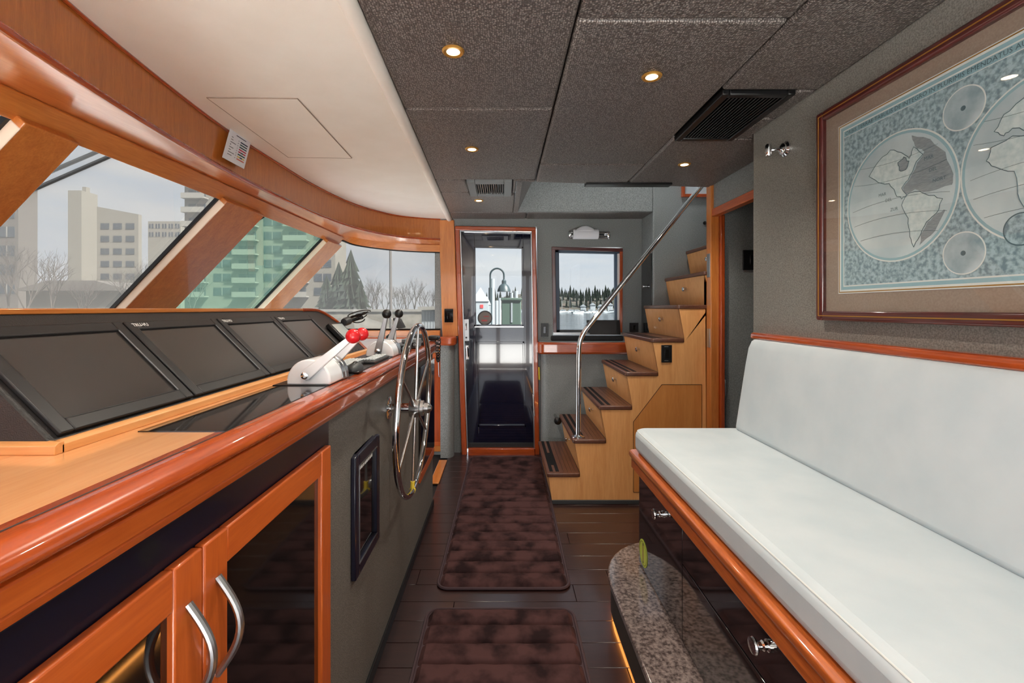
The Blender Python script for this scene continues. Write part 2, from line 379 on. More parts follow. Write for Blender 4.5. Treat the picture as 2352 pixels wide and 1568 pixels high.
# ---- cream headliner over the helm, with a rolled edge
_fp = [(-.70, -.4), (-.82, .0), (-.97, .5), (-1.08, 1.0), (-1.15, 1.4), (-1.205, 1.94), (-1.208, 2.46), (-1.187, 2.97), (-1.10, 3.44), (-.92, 3.79), (-.72, 3.93), (-.55, 3.985)]
FP = [(p.x, p.y) for p in crom([(a, b, 0) for a, b in _fp], 6)]
hl = MB().prism(FP + [(xw(3.985) - .02, 3.985), (xw(-.4) - .02, -.4)], 'z', ZC, ZC + .03).build('ceiling', 'headliner', label='smooth cream headliner over the helm', kind='structure')
MB().tube([(xw(y) - .022, y, ZC + .002) for y in (-.4, .5, 1.5, 2.5, 3.4, 3.99)], .024, 12).build('rolled_edge', 'headliner', hl)
q = [PZ(px, py, ZC) for px, py in ((475, 223), (683, 225), (808, 362), (662, 360))]
MB().quadbox([p + Vector((0, 0, .001)) for p in q], (0, 0, -.004)).build('access_hatch', 'headliner', hl, bevel=.0015, label='cream access panel')
for a, b in ((0, 1), (1, 2), (2, 3), (3, 0)):
    MB().tube([q[a] + Vector((0, 0, -.002)), q[b] + Vector((0, 0, -.002))], .0022, 6).build('hatch_edge', plain('hatch_shadow_gap', rgb(150, 132, 118), .7), hl)

# ---- roof above everything, closing the wheelhouse to the sky
rf = MB().box(-1.21, .08, -1.65, 4.25, ZC + .095, ZC + .12).box(.08, 2.75, -1.65, 2.82, ZC + .095, ZC + .17)
rf.box(.08, 1.24, 3.78, 4.25, ZC + .095, ZC + .17).box(1.24, 2.75, 4.0, 4.25, ZC + .095, ZC + .17)
rf.build('roof', 'white', label='white roof deck over the wheelhouse', kind='structure')

# ---- curved timber fascia and glossy soffit over the windshield
ZFB = 1.868
fa = MB().strip([(x, y, ZFB) for x, y in FP], [(x, y, ZC) for x, y in FP], (-.012, .004, 0)).build('trim_1', 'fascia', label='curved figured timber fascia along the cream headliner', kind='structure')
MB().tube([(x + .004, y, ZFB + .004) for x, y in FP], .009, 8).build('bead', 'redY', fa)
MB().tube([(x + .006, y, ZC - .004) for x, y in FP], .006, 8).build('bead', 'redY', fa)
def W(z, y, d=0.0): return Vector((-1.37 - .955 * (1.80 - z) + d * .723, y, z - d * .691))   # windshield plane, d metres inwards
TOPC = crom([(-1.33, 3.77, 1.838), (-1.25, 3.90, 1.815), (-1.0, 4.0, 1.79), (-.75, 4.03, 1.776), (-.552, 4.035, 1.770)], 8)
# outer edge of the soffit: straight along the windshield head, then round with the corner window
def resample(P, n):
    P = [Vector(p) for p in P]; L = [0]
    for a, b in zip(P[:-1], P[1:]): L.append(L[-1] + (b - a).length)
    out = []
    for i in range(n):
        d = L[-1] * i / (n - 1); j = 0
        while j < len(L) - 2 and L[j + 1] < d: j += 1
        t = (d - L[j]) / max(L[j + 1] - L[j], 1e-9); out.append(P[j].lerp(P[j + 1], t))
    return out
rail_top = [Vector((-1.325, y, 1.856)) for y in (-.4, .6, 1.6, 2.6, 3.4, 3.70)] + [p + Vector((.03, -.03, .045)) for p in TOPC[4:]]
nA = 60
inner = resample([(x, y, ZFB + .002) for x, y in FP], nA); outer = resample(rail_top, nA)
MB().strip(inner, outer, (0, 0, .012)).build('trim_2', 'soffit', label='glossy varnished timber soffit above the windshield', kind='structure')

# ---- windshield: raked frame with mullions and panes
ws = thing('window_1', (-1.6, 1.5, 1.06), 'raked timber framed windshield with sun screened panes', None, None, 'structure')
def wsbar(z0, z1, y0, y1, d0, d1, mat, name):
    return MB().hexa([W(z0, y0, d1), W(z0, y1, d1), W(z0, y1, d0), W(z0, y0, d0), W(z1, y0, d1), W(z1, y1, d1), W(z1, y1, d0), W(z1, y0, d0)]).build(name, mat, ws, bevel=.004)
for a, b in ((-.4, .5), (1.266, 1.431), (2.196, 2.537), (3.466, 3.765)): wsbar(1.04, 1.815, a, b, -.01, .046, 'honeyZ', 'mullion')
wsbar(1.80, 1.860, -.4, 3.775, -.012, .014, 'honeyY', 'head_rail')
wsbar(1.03, 1.07, -.4, 3.775, -.012, .055, 'honeyY', 'sill_rail')
for (a, b, mt) in ((.5, 1.266, 'gl_ws'), (1.431, 2.196, 'gl_ws'), (2.537, 3.466, 'gl_green')):
    MB().hexa([W(1.06, a, 0), W(1.06, b, 0), W(1.06, b, -.008), W(1.06, a, -.008), W(1.805, a, 0), W(1.805, b, 0), W(1.805, b, -.008), W(1.805, a, -.008)]).build('pane', None, ws)
    p = MB().add([W(1.06, a, -.004), W(1.06, b, -.004), W(1.805, b, -.004), W(1.805, a, -.004)], [(0, 1, 2, 3)]).build('pane', mt, ws)
    bpy.data.objects.remove([o for o in ws.children if o.name.startswith('pane') and not o.data.materials][0])
    for (y, n_) in ((b, 'gasket'),):
        MB().hexa([W(1.06, y - .012, .012), W(1.06, y + .002, .012), W(1.06, y + .002, -.004), W(1.06, y - .012, -.004), W(1.805, y - .012, .012), W(1.805, y + .002, .012), W(1.805, y + .002, -.004), W(1.805, y - .012, -.004)]).build(n_, 'black', ws)
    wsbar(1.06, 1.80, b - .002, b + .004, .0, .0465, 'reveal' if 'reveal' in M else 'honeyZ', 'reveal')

# ---- corner window, curving round to the wall with the door
cw = thing('window_2', (-1.0, 4.0, 1.05), 'curved corner side window with hazy sun screen', None, None, 'structure')
BOTC = crom([(-2.02, 3.78, 1.083), (-1.92, 3.93, 1.083), (-1.55, 4.01, 1.083), (-1.0, 4.035, 1.083), (-.552, 4.035, 1.083)], 8)
tC, bC = resample(TOPC, 30), resample(BOTC, 30)
MB().loft(bC, tC).build('pane', 'gl_ws', cw)
MB().strip([p + Vector((0, -.02, -.006)) for p in tC], [p + Vector((.03, -.05, .05)) for p in tC], (-.004, .015, 0)).build('head_rail', 'honeyX', cw)
MB().tube([p + Vector((0, -.012, -.006)) for p in tC], .009, 8).build('gasket', 'black', cw)
MB().tube([p + Vector((0, -.012, .002)) for p in bC], .008, 6).build('gasket', 'black', cw)
sq = [(-1.55, 3.99), (-1.3, 4.0), (-.55, 4.0), (-.55, 4.09), (-1.55, 4.09)]
MB().prism(sq, 'z', 1.022, 1.078).build('sill', 'honeyX', cw, bevel=.005)
MB().box(-1.55, -.55, 3.965, 4.06, .955, 1.020).build('lower_sill', 'redX', cw, bevel=.012, seg=3)

# ---- timber pillar between corner window and door, shelf end and cabinet below
def ppoly(px, Y): return [PY(a, b, Y) for a, b in px]
pl = MB().quadbox(ppoly([(1008, 505), (1043, 505), (1052, 772), (1016, 772)], 3.985), (0, .09, 0)).build('trim_3', 'honeyZ', bevel=.004, label='light timber pillar between the corner window and the door', kind='structure')
lw = MB().box(-2.15, -.50, 3.97, 4.10, 0, .955).box(-2.15, -1.5, 3.97, 4.10, .95, 1.08).build('wall_corner', 'wall', label='grey vinyl wall below the corner window', kind='structure')
colm = [(-.475 + .055 * cos(radians(a)), 3.955 + .075 * sin(radians(a))) for a in range(-90, 91, 15)]
MB().prism([(-.53, 3.88)] + colm + [(-.53, 4.03)], 'z', 0, .955).build('wall_corner_column', 'wall', label='grey vinyl rounded column left of the door', kind='structure')
p0 = rrect(-.60, -.40, 3.86, 4.06, .05, 5, (0, 0, 0, 1))
MB().prism(p0, 'z', .955, 1.03).build('trim_4', 'redX', bevel=.014, seg=3, label='rounded varnished shelf end beside the door frame', kind='structure')
cb = thing('locker_cabinet', (-.55, 3.95, .06), 'tall narrow orange timber locker beyond the steering wheel', 'cabinet')
q = ppoly([(985, 795), (1030, 795), (1033, 1037), (985, 1037)], 3.945); MB().quadbox(q, (0, .03, 0)).build('face_frame', 'honeyZ', cb, bevel=.003)
q = ppoly([(985, 812), (1019, 812), (1022, 1024), (985, 1024)], 3.938); dr = MB().quadbox(q, (0, .012, 0)).build('door', 'cabZ', cb, bevel=.003)
MB().quadbox(ppoly([(985, 822), (1012, 822), (1014, 1014), (985, 1014)], 3.934), (0, .006, 0)).build('door_field', 'redZ', dr, bevel=.002)
a = PY(1008, 825, 3.93); b = PY(1009, 865, 3.93)
MB().tube([a, a + Vector((0, -.02, -.02)), b + Vector((0, -.02, .02)), b], .004, 8).build('handle', 'satin', dr)
a = PY(1004, 807, 3.936); MB().box(a.x - .02, a.x + .03, a.y - .004, a.y + .004, a.z - .006, a.z + .006).build('latch', 'white', cb)

# ---- wall with the door and the side window
ws_l, ws_r, ws_t, ws_b = .438, 1.048, 1.807, 1.034
wb = MB()
wb.box(-.60, -.345, YB + .03, YB + .10, 0, 2.3)
wb.box(-.55, .30, YB, YB + .10, 1.985, 2.3)
wb.box(.30, ws_l, YB, YB + .10, 0, 2.3).box(ws_l, ws_r, YB, YB + .10, 0, ws_b).box(ws_l, ws_r, YB, YB + .10, ws_t, 2.3).box(ws_r, 1.24, YB, YB + .10, 0, 2.3)
wb.build('wall_back', 'wall', label='grey vinyl wall with the navy door and side window', kind='structure', smooth=False)
# lower bulge of the wall and its varnished shelf
poly = [(1.10, 4.0), (1.10, 3.87)] + [(.40 + .07 * cos(radians(a)), 3.94 + .07 * sin(radians(a))) for a in range(270, 179, -10)] + [(.33, 4.0)]
MB().prism(poly, 'z', 0, .885).build('wall_lower_bulge', 'wall', label='grey vinyl lower wall with rounded corner beneath the varnished shelf', kind='structure')
poly = rrect(.295, 1.10, 3.82, 4.01, .055, 6, (0, 0, 1, 0))
sh = MB().prism(poly, 'z', .885, .985).build('trim_5', 'redX', bevel=.018, seg=3, label='varnished timber shelf with rounded end under the side window', kind='structure')
MB().prism(rrect(.315, 1.09, 3.845, 4.0, .04, 6, (0, 0, 1, 0)), 'z', .985, .989).build('shelf_liner', 'grey', sh)

# ---- navy door
d = thing('door_1', (-.06, YB, 0), 'glossy navy panelled door with tinted window and varnished frame', None, None, 'structure')
def dq(a, b, c, e, name, mat, par, Y, dep, bevel=.004, **k):   # a..e: tl, tr, br, bl pixels
    if name == 'pane': return MB().add([PY(*p, Y) for p in (a, b, c, e)], [(0, 1, 2, 3)]).build(name, mat, par, **k)
    return MB().quadbox([PY(*p, Y) for p in (a, b, c, e)], (0, dep, 0)).build(name, mat, par, bevel=bevel, **k)
dq((1045, 518), (1056, 520), (1073, 1046), (1060, 1046), 'jamb', 'redZ', d, 3.97, .09, .008)
dq((1221, 522), (1231, 521), (1240, 1046), (1228, 1046), 'jamb', 'redZ', d, 3.97, .09, .008)
dq((1045, 518), (1231, 521), (1231, 531), (1045, 528), 'head', 'redX', d, 3.968, .09, .008)
dq((1075, 1030), (1227, 1030), (1229, 1047), (1075, 1047), 'threshold', 'redX', d, 3.95, .12, .006)
dq((1075, 1017), (1226, 1017), (1227, 1031), (1075, 1031), 'rubber_sill', 'carpet', d, 3.985, .05, .002)
for a in (((1056, 530), (1058.5, 530), (1075, 1030), (1072.5, 1030)), ((1219, 534), (1221.5, 534), (1228.5, 1030), (1226, 1030)), ((1056, 528.5), (1221, 533), (1221, 535.5), (1056, 531))):
    dq(*a, 'steel_trim', 'satin', d, 3.972, .03, .001)
for a, nm in ((((1058, 533), (1089, 534), (1100, 1020), (1074, 1020)), 'stile'), (((1201, 535), (1221, 535), (1228, 1020), (1207, 1020)), 'stile'), (((1088.9, 534), (1201.1, 535), (1201.8, 569), (1089.6, 568)), 'top_rail'), (((1093.6, 747), (1204, 747), (1204.6, 790), (1094.6, 790)), 'lock_rail'), (((1098.8, 976), (1206.6, 976), (1207.1, 1020), (1099.9, 1020)), 'bottom_rail')):
    MB().quadbox([PY(*p, 4.0) for p in a], (0, .035, 0)).build(nm, 'navy', d, bevel=.002)
dq((1088, 788), (1204, 788), (1208, 978), (1094, 978), 'lower_panel', 'navy', d, 4.012, .01, .003)
for a in (((1092, 784), (1204, 784), (1204, 788), (1092, 788)), ((1092, 784), (1096, 784), (1101, 980), (1097, 980)), ((1200, 784), (1204, 784), (1209, 980), (1205, 980)), ((1097, 976), (1209, 976), (1209, 980), (1097, 980))):
    dq(*a, 'panel_bead', 'navy', d, 3.994, .012, .002)
dq((1088, 566), (1202, 568), (1203, 750), (1090, 750), 'pane', 'gl_door', d, 4.018, .001, 0)
for a in (((1087, 566), (1092, 566), (1093, 751), (1088, 751)), ((1198, 566), (1203, 566), (1204, 751), (1199, 751)), ((1088, 564), (1202, 566), (1202, 571), (1088, 569)), ((1088, 745), (1203, 745), (1203, 751), (1088, 751))):
    dq(*a, 'window_bead', 'navy', d, 3.993, .012, .003)
dq((1090, 749), (1203, 749), (1204, 752), (1090, 752), 'window_sill_strip', 'steel', d, 3.988, .012, .001)
lp = dq((1065, 733), (1077, 733), (1078, 783), (1067, 783), 'lock_plate', 'satin', d, 3.985, .02, .002)
c = PY(1071, 775, 3.982); MB().lathe([(.008, 0), (.008, .006), (.003, .008)], c, (0, -1, 0), 12).build('keyhole', 'black', lp)
c = PY(1071, 750, 3.982); MB().box(c.x - .006, c.x + .006, c.y - .012, c.y, c.z - .03, c.z + .03).build('slide_latch', 'chrome', lp, bevel=.002)
a, b = PY(1073, 796, 3.985), PY(1074, 822, 3.985)
MB().tube([a, a + Vector((0, -.035, 0)), b + Vector((0, -.035, 0)), b], .006, 8).build('pull_handle', 'chrome', d)
for p in (a, b): MB().box(p.x - .012, p.x + .012, p.y - .006, p.y + .004, p.z - .014, p.z + .014).build('handle_rose', 'chrome', d, bevel=.002)
dq((1223, 905), (1225, 905), (1229, 955), (1227, 955), 'strike_plate', 'steel', d, 3.968, .01, .001)
c = PY(1114, 730, 4.010); dec = MB().lathe([(.064, 0), (.064, .002)], c, (0, 1, 0), 28).build('round_decal', plain('brown_decal', rgb(92, 78, 70), .3), d)
MB().lathe([(.054, 0), (.065, 0), (.065, .003), (.054, .003), (.054, 0)], c + Vector((0, -.002, 0)), (0, 1, 0), 28).build('decal_ring', 'black', dec)
MB().box(c.x - .03, c.x + .02, c.y - .002, c.y, c.z - .03, c.z - .015).box(c.x - .01, c.x + .035, c.y - .002, c.y, c.z + .01, c.z + .018).build('decal_print', plain('decal_red_print', rgb(150, 60, 60), .5), dec)
a = PY(1238, 843, 3.96); b = PY(1239, 872, 3.96)
MB().tube([a, b], .007, 8).build('yellow_pull', 'yellow', d)

# ---- side window
w = thing('window_3', (.74, YB, ws_b), 'square side window in a dark red timber frame', None, None, 'structure')
def wq(*a, **k): return dq(*a, **k)
dq((1267, 566), (1275, 567), (1279, 769), (1271, 769), 'frame_side', 'maroonZ', w, 3.985, .03, .004)
dq((1424, 571), (1431, 571), (1430, 769), (1423, 769), 'frame_side', 'redZ', w, 3.985, .03, .004)
dq((1267, 566), (1431, 570), (1431, 578), (1267, 573), 'frame_head', 'maroonX', w, 3.984, .03, .004)
dq((1271, 763), (1430, 763), (1430, 769), (1271, 769), 'frame_sill', 'steel', w, 3.984, .03, .002)
M['slate'] = plain('slate_blue_channel', rgb(74, 92, 112), .4)
dq((1275, 573), (1284, 573), (1286, 764), (1278, 764), 'sliding_channel', 'slate', w, 4.02, .04, .002)
dq((1412, 580), (1419, 580), (1419, 764), (1413, 764), 'sliding_channel', 'slate', w, 4.02, .04, .002)
dq((1275, 573), (1424, 576), (1424, 583), (1275, 580), 'sliding_channel', 'slate', w, 4.02, .04, .002)
dq((1419, 582), (1425, 582), (1424, 764), (1419, 764), 'white_stop', 'white', w, 4.0, .06, .001)
dq((1276, 757), (1424, 757), (1424, 764), (1276, 764), 'track', 'darkgrey', w, 4.02, .03, .001)
dq((1274, 572), (1426, 574), (1425, 765), (1277, 765), 'pane', 'gl_door', w, 4.05, .001, 0)
dq((1266, 771), (1432, 771), (1432, 783), (1266, 783), 'carpet_sill', 'carpet', w, 3.95, .05, .012, seg=3)

# ---- stairwell walls
MB().box(1.2157, 2.75, 3.70, 4.0, 0, 3.6).build('wall_stair', 'wall', bevel=.01, label='grey vinyl wall on the far side of the stairs', kind='structure')
MB().box(.085, 1.2157, 3.70, 3.78, ZC + .002, 3.6).build('wall_stair_header', 'wall', bevel=.006, label='grey vinyl header over the stair opening', kind='structure')
MB().hexa([(.085, 2.80, ZC), (.12, 2.80, ZC), (.12, 3.70, ZC), (.085, 3.70, ZC), (.27, 2.80, 2.45), (.31, 2.80, 2.45), (.31, 3.70, 2.45), (.27, 3.70, 2.45)]).build('wall_stair_slope', 'ceil', label='slanted vinyl side of the stair opening', kind='structure')
MB().box(.25, 2.75, 2.80, 3.78, 3.45, 3.5).build('ceiling_stairwell', 'wall', label='ceiling high above the stairs', kind='structure')
MB().box(.1, .28, 2.80, 3.78, 2.44, 3.5).box(2.7, 2.75, 2.8, 3.8, 0, 3.5).box(.25, 2.75, 2.80, 2.84, ZC + .17, 3.5).build('wall_stair_upper', 'wall', label='upper walls enclosing the stairs', kind='structure')
c0, c1 = PX(1484, 500, 1.2150), None
jm = thing('slim_locker', (1.21, 3.85, .9), 'narrow dark locker front with small chrome knob beside the stairs', 'locker')
MB().box(1.208, 1.2155, 3.72, 3.985, 1.0, 1.72).build('leaf', 'blackgloss', jm, bevel=.003)
c = Vector((1.208, 3.86, 1.455)); MB().lathe([(.006, 0), (.006, .012), (.014, .018), (.014, .026), (.004, .03)], c, (-1, 0, 0), 14).build('knob', 'chrome', jm)

# ---- wall behind the settee, doorway to the dark corridor
MB().box(XR, 1.42, -1.6, 2.07, 0, ZC + .02).build('wall_right', 'wallR', bevel=.012, seg=3, label='grey brown vinyl wall behind the settee', kind='structure')
MB().box(XO, 1.42, 2.07, 2.92, 1.90, ZC + .02).build('wall_doorway_header', 'wall', label='grey vinyl above the open doorway', kind='structure')
dw = thing('door_2', (XO, 2.5, 0), 'open doorway with orange timber casing beside the stairs', None, None, 'structure')
MB().box(1.322, 1.375, 2.905, 2.972, 0, ZC + .01).build('jamb', 'honeyZ', dw, bevel=.004)
MB().box(1.375, 1.40, 2.88, 2.95, 0, 1.86).build('stop', 'redZ', dw, bevel=.004)
MB().box(1.328, 1.375, 2.05, 2.91, 1.853, 1.902).build('head', 'cabY', dw, bevel=.004)
MB().box(1.318, 1.323, 2.915, 2.955, 1.02, 1.14).build('hinge', 'satin', dw, bevel=.001)
MB().box(1.40, 1.406, 2.88, 2.90, .72, .82).build('hinge', 'satin', dw, bevel=.001)
MB().box(1.318, 1.323, 2.915, 2.955, 1.47, 1.62).build('strike_plate', 'satin', dw, bevel=.001)
MB().box(1.376, 2.6, 2.93, 2.960, -.6, 2.06).box(2.55, 2.6, 1.2, 3.0, -.6, 2.06).box(1.42, 2.6, 1.4, 1.45, -.6, 2.06).build('wall_corridor', 'wall', label='dim grey vinyl walls of the side corridor', kind='structure')
MB().box(1.40, 2.6, 1.4, 3.0, 2.0, 2.06).build('ceiling_corridor', 'wall', label='dark ceiling of the side corridor', kind='structure')
MB().box(1.38, 2.6, 1.4, 3.0, -.65, -.6).build('floor_corridor', 'plank', label='dark floor of the side corridor', kind='structure')

# ---- wall behind the photographer with three windows
rw = MB(); xs = [-.75, -.45, .05, .2, .62, .77, 1.12, 1.2]
rw.box(-1.4, 1.2, -1.65, -1.6, 0, .12).box(-1.4, 1.2, -1.65, -1.6, 1.95, 2.2)
for a, b in ((-1.4, -.66), (-.14, -.06), (.48, .56), (1.12, 1.2)): rw.box(a, b, -1.65, -1.6, .12, 1.95)
rw.build('wall_rear', 'headliner', label='pale wall with three windows facing the door', kind='structure')
# ================================================================ HELM CONSOLE
YE = 2.95      # far end of the console
hc = thing('helm_console', (-.6, 1.3, 0), 'long helm console in grey woven vinyl with varnished top rail', 'console')
MB().box(-.95, XF, -.5, YE, .0, 1.0).build('body', 'console', hc, bevel=.02, seg=3)
MB().box(-.94, XF + .008, -.5, YE - .01, .0, .045).build('toe_kick', 'black', hc, bevel=.003)
# counter top, stopping behind the dash
MB().prism([(-.432, -.5), (-.432, YE - .02), (-1.95, YE - .02), (-1.95, -.5)], 'z', 1.045, ZK).build('counter_top', 'counter', hc, bevel=.002)
prof = [(-.470, ZK - .001), (-.436, ZK + .001), (-.420, ZK), (-.408, ZK - .004), (-.401, ZK - .010), (-.398, ZK - .018), (-.400, ZK - .024), (-.408, ZK - .028), (-.470, ZK - .028)]
MB().prism(prof, 'y', -.5, YE).build('top_rail', 'redY', hc, angle=50)
prof = [(-.470, ZK - .029), (-.410, ZK - .029), (-.405, ZK - .034), (-.410, ZK - .058), (-.416, ZK - .060), (-.414, ZK - .064), (-.424, ZK - .078), (-.470, ZK - .078)]
MB().prism(prof, 'y', -.5, YE).build('fascia', 'cabY', hc, angle=50)
# fillets on the counter: dark inlay line next to the rail
MB().box(-.4375, -.4355, -.5, YE - .03, ZK - .001, ZK + .0015).build('inlay_line', 'darkgrey', hc)
# glossy black plate let into the counter
q = [PZ(px, py, ZK + .003) for px, py in ((398, 981), (546, 978), (720, 893), (610, 900))]
MB().prism([(-.438, .72), (-.438, 1.14), (-.575, 1.14), (-.575, .72)], 'z', ZK - .001, ZK + .002).build('counter_inset', 'blackgloss', hc, label='glossy black plate let into the counter')
# control plate between the two throttle sets
MB().box(-.575, -.438, 1.14, 2.62, ZK - .001, ZK + .004).build('control_plate', 'black', hc, bevel=.001)

# cupboard doors in the console face
MB().box(XF, XF + .006, -.3, 1.167, .06, .985).build('surround', 'navyp', hc, bevel=.002)
def cupboard(y0, y1, hand):
    z0, z1, s = .12, .93, .056; x0, x1 = XF + .006, XF + .022
    dr = MB().box(x0, x1, y0, y0 + s, z0, z1).build('door', 'cabZ', hc, bevel=.003)
    MB().box(x0, x1, y1 - s, y1, z0, z1).build('stile', 'cabZ', dr, bevel=.003)
    for za, zb_ in ((z1 - s, z1), (z0, z0 + s)): MB().box(x0, x1 - .001, y0 + s, y1 - s, za, zb_).build('rail', 'cabY', dr, bevel=.003)
    MB().box(x0, x0 + .006, y0 + s - .004, y1 - s + .004, z0 + s - .004, z1 - s + .004).build('dark_glass', 'blackgloss', dr)
    hy = y1 - .03 if hand > 0 else y0 + .03
    zt, zb = .868, .722
    pts = [(x1 + .034 * sin(pi * t), hy, zb + (zt - zb) * t) for t in [i / 14 for i in range(15)]]
    MB().tube(pts, .0058, 10).build('handle', 'satin', dr)
    return dr
cupboard(.168, .652, 1); cupboard(.656, 1.139, -1); cupboard(-.32, .164, -1)
for z in (.2, .85): MB().tube([(XF + .016, 1.143, z - .04), (XF + .016, 1.143, z + .04)], .004, 8).build('hinge', 'gold', hc)

# small framed instrument door
y0, y1, z0, z1 = 1.35, 1.613, .462, .828; t = .035
b = MB().box(XF, XF + .016, y0, y0 + t, z0, z1).box(XF, XF + .016, y1 - t, y1, z0, z1).box(XF, XF + .016, y0 + t, y1 - t, z1 - t, z1).box(XF, XF + .016, y0 + t, y1 - t, z0, z0 + t)
fp = b.build('recess_frame', 'navyp', hc, bevel=.004)
MB().box(XF, XF + .006, y0 + t, y1 - t, z0 + t, z1 - t).build('glass_panel', 'blackgloss', fp)
for k in range(9): MB().box(XF + .006, XF + .0068, y0 + t + .012 + k * .018, y0 + t + .024 + k * .018, z1 - t - .024, z1 - t - .014).build('lettering_mark', 'white', fp)
MB().box(XF + .015, XF + .0175, y0 + t - .002, y0 + t + .001, z0 + t, z1 - t).box(XF + .015, XF + .0175, y0 + t, y1 - t, z1 - t - .001, z1 - t + .002).box(XF + .015, XF + .0175, y0 + t, y1 - t, z0 + t - .002, z0 + t + .001).build('frame_edge', 'satin', fp)
# black panel behind the wheel
MB().box(XF, XF + .012, 2.44, 2.93, .385, .955).build('side_panel', 'blackgloss', hc, bevel=.004, label='black panel behind the steering wheel')
MB().box(XF, XF + .010, 2.44, 2.93, .335, .38).build('side_panel_plinth', 'cabY', hc, bevel=.003)
MB().box(-.53, -.462, 3.30, 3.80, 0, .012).build('floor_batten', 'honeyY', None, bevel=.004, label='short bare timber batten on the floor past the console', cat='batten')

# ================================================================ DASH with four monitors
da = thing('dashboard', (-.75, 1.3, ZK), 'black sloping dashboard pod above the helm counter', 'dashboard')
DX0, DZ0, DX1, DZ1, DY0, DY1 = -.61, 1.087, -.785, 1.262, .62, 2.03
def DP(s, y, d=0.0): # s 0..1 up the slope, d out of the face
    return Vector((DX0 + (DX1 - DX0) * s + d * .7071, y, DZ0 + (DZ1 - DZ0) * s + d * .7071))
rc = .36
def dash_prof(y0, y1, d0, d1):   # sloping slab, far upper corner rounded
    poly = [(0, y0), (1, y0)] + [(1 - rc + rc * sin(radians(a)), y1 - .09 + .09 * (1 - cos(radians(90 - a))) * 0 + .0) for a in ()]
    P = [(0, y0), (1.0, y0), (1.0, y1 - .13)] + [(1 - .55 * (1 - cos(radians(a))), y1 - .13 + .13 * sin(radians(a))) for a in range(15, 91, 15)] + [(0, y1)]
    m = MB(); n = len(P); vs = [DP(s, y, d0) for s, y in P] + [DP(s, y, d1) for s, y in P]
    m.add(vs, [tuple(range(n)), tuple(range(n, 2 * n))] + [(i, (i + 1) % n, n + (i + 1) % n, n + i) for i in range(n)])
    return m, P
m_, PP = dash_prof(DY0, DY1, -.03, 0)
m_.build('face_panel', 'vinylblack', da, bevel=.004)
MB().prism([(DX0 + .0, ZK), (DX0, DZ0), (DX1, DZ1), (DX1 - .10, DZ1), (DX1 - .16, ZK)], 'y', DY0 - .004, DY0 - .0005).build('end_cap', 'vinylblack', da)
MB().hexa([(DX1 - .012, DY0 - .5, DZ1 - .002), (DX1 + .004, DY0 - .5, DZ1 - .002), (DX1 + .004, 1.79, DZ1 - .002), (DX1 - .012, 1.79, DZ1 - .002), (DX1 - .012, DY0 - .5, DZ1 + .008), (DX1 + .004, DY0 - .5, DZ1 + .008), (DX1 + .004, 1.79, DZ1 + .008), (DX1 - .012, 1.79, DZ1 + .008)]).build('brow_trim', 'honeyY', da, bevel=.002)
MB().box(DX1 - .30, DX1 - .008, DY0, 1.88, DZ1 - .012, DZ1).build('brow', 'vinylblack', da, bevel=.004)
MB().box(DX1 - .30, DX1 - .012, DY0, 1.90, ZK, DZ1 - .012).build('housing', 'vinylblack', da)
edge_pts = [DP(s, y, .002) for s, y in PP[2:]]
MB().tube([DP(1.0, 1.79, .002)] + edge_pts, .007, 8).build('edge_bead', 'redY', da)
# bottom timber bead, mitred round the near end
MB().prism([(DX0 + .002, ZK), (DX0 + .016, ZK), (DX0 + .016, ZK + .012), (DX0 + .010, ZK + .016), (DX0 + .002, ZK + .016)], 'y', DY0 - .004, DY1).build('base_bead', 'stairY', da, bevel=.001)
MB().prism([(DY0 - .014, ZK), (DY0, ZK), (DY0, ZK + .016), (DY0 - .008, ZK + .016), (DY0 - .014, ZK + .012)], 'x', -1.2, DX0 + .016).build('base_bead', 'stairX', da, bevel=.001)
seps = [.627, .906, 1.203, 1.506, 1.80]
labels = ['switched off monitor at the near end of the dashboard', 'switched off monitor second along from the near end of the dashboard', 'switched off monitor third along from the near end of the dashboard', 'switched off monitor at the far end of the dashboard nearest the door']
for i in range(4):
    a, b = seps[i] + .004, seps[i + 1] - .002
    mo = thing('monitor', DP(0, (a + b) / 2), labels[i], 'monitor', 'monitors let into the dashboard')
    s0, s1, w = .03, .865, .022
    def sl(y0, y1, sa, sb, d0, d1): 
        return MB().hexa([DP(sa, y0, d0), DP(sa, y1, d0), DP(sb, y1, d0), DP(sb, y0, d0), DP(sa, y0, d1), DP(sa, y1, d1), DP(sb, y1, d1), DP(sb, y0, d1)])
    sl(a, a + w, s0, s1, 0, .008).build('bezel', 'bezel', mo, bevel=.002); sl(b - w, b, s0, s1, 0, .008).build('bezel', 'bezel', mo, bevel=.002)
    sl(a + w, b - w, s0, s0 + .09, 0, .008).build('bezel', 'bezel', mo, bevel=.002); sl(a + w, b - w, s1 - .09, s1, 0, .008).build('bezel', 'bezel', mo, bevel=.002)
    sl(a + w - .001, b - w + .001, s0 + .085, s1 - .085, .0, .004).build('screen', 'screen', mo)
    MB().tube([DP(s0 + .09, b - w, .007), DP(s1 - .09, b - w, .007)], .0012, 6).build('bezel_edge', 'grey', mo)
    MB().tube([DP(s0 + .09, a + w, .007), DP(s0 + .09, b - w, .007)], .0008, 6).build('bezel_edge', 'darkgrey', mo)
    if i > 0:
        up = Vector((-.7071, 0, .7071)); text('TRU-VU', .0115, DP(s1 - .062, a + .012, .0088), (0, 1, 0), up, 'white', mo, 'brand_lettering', bold=.0004)

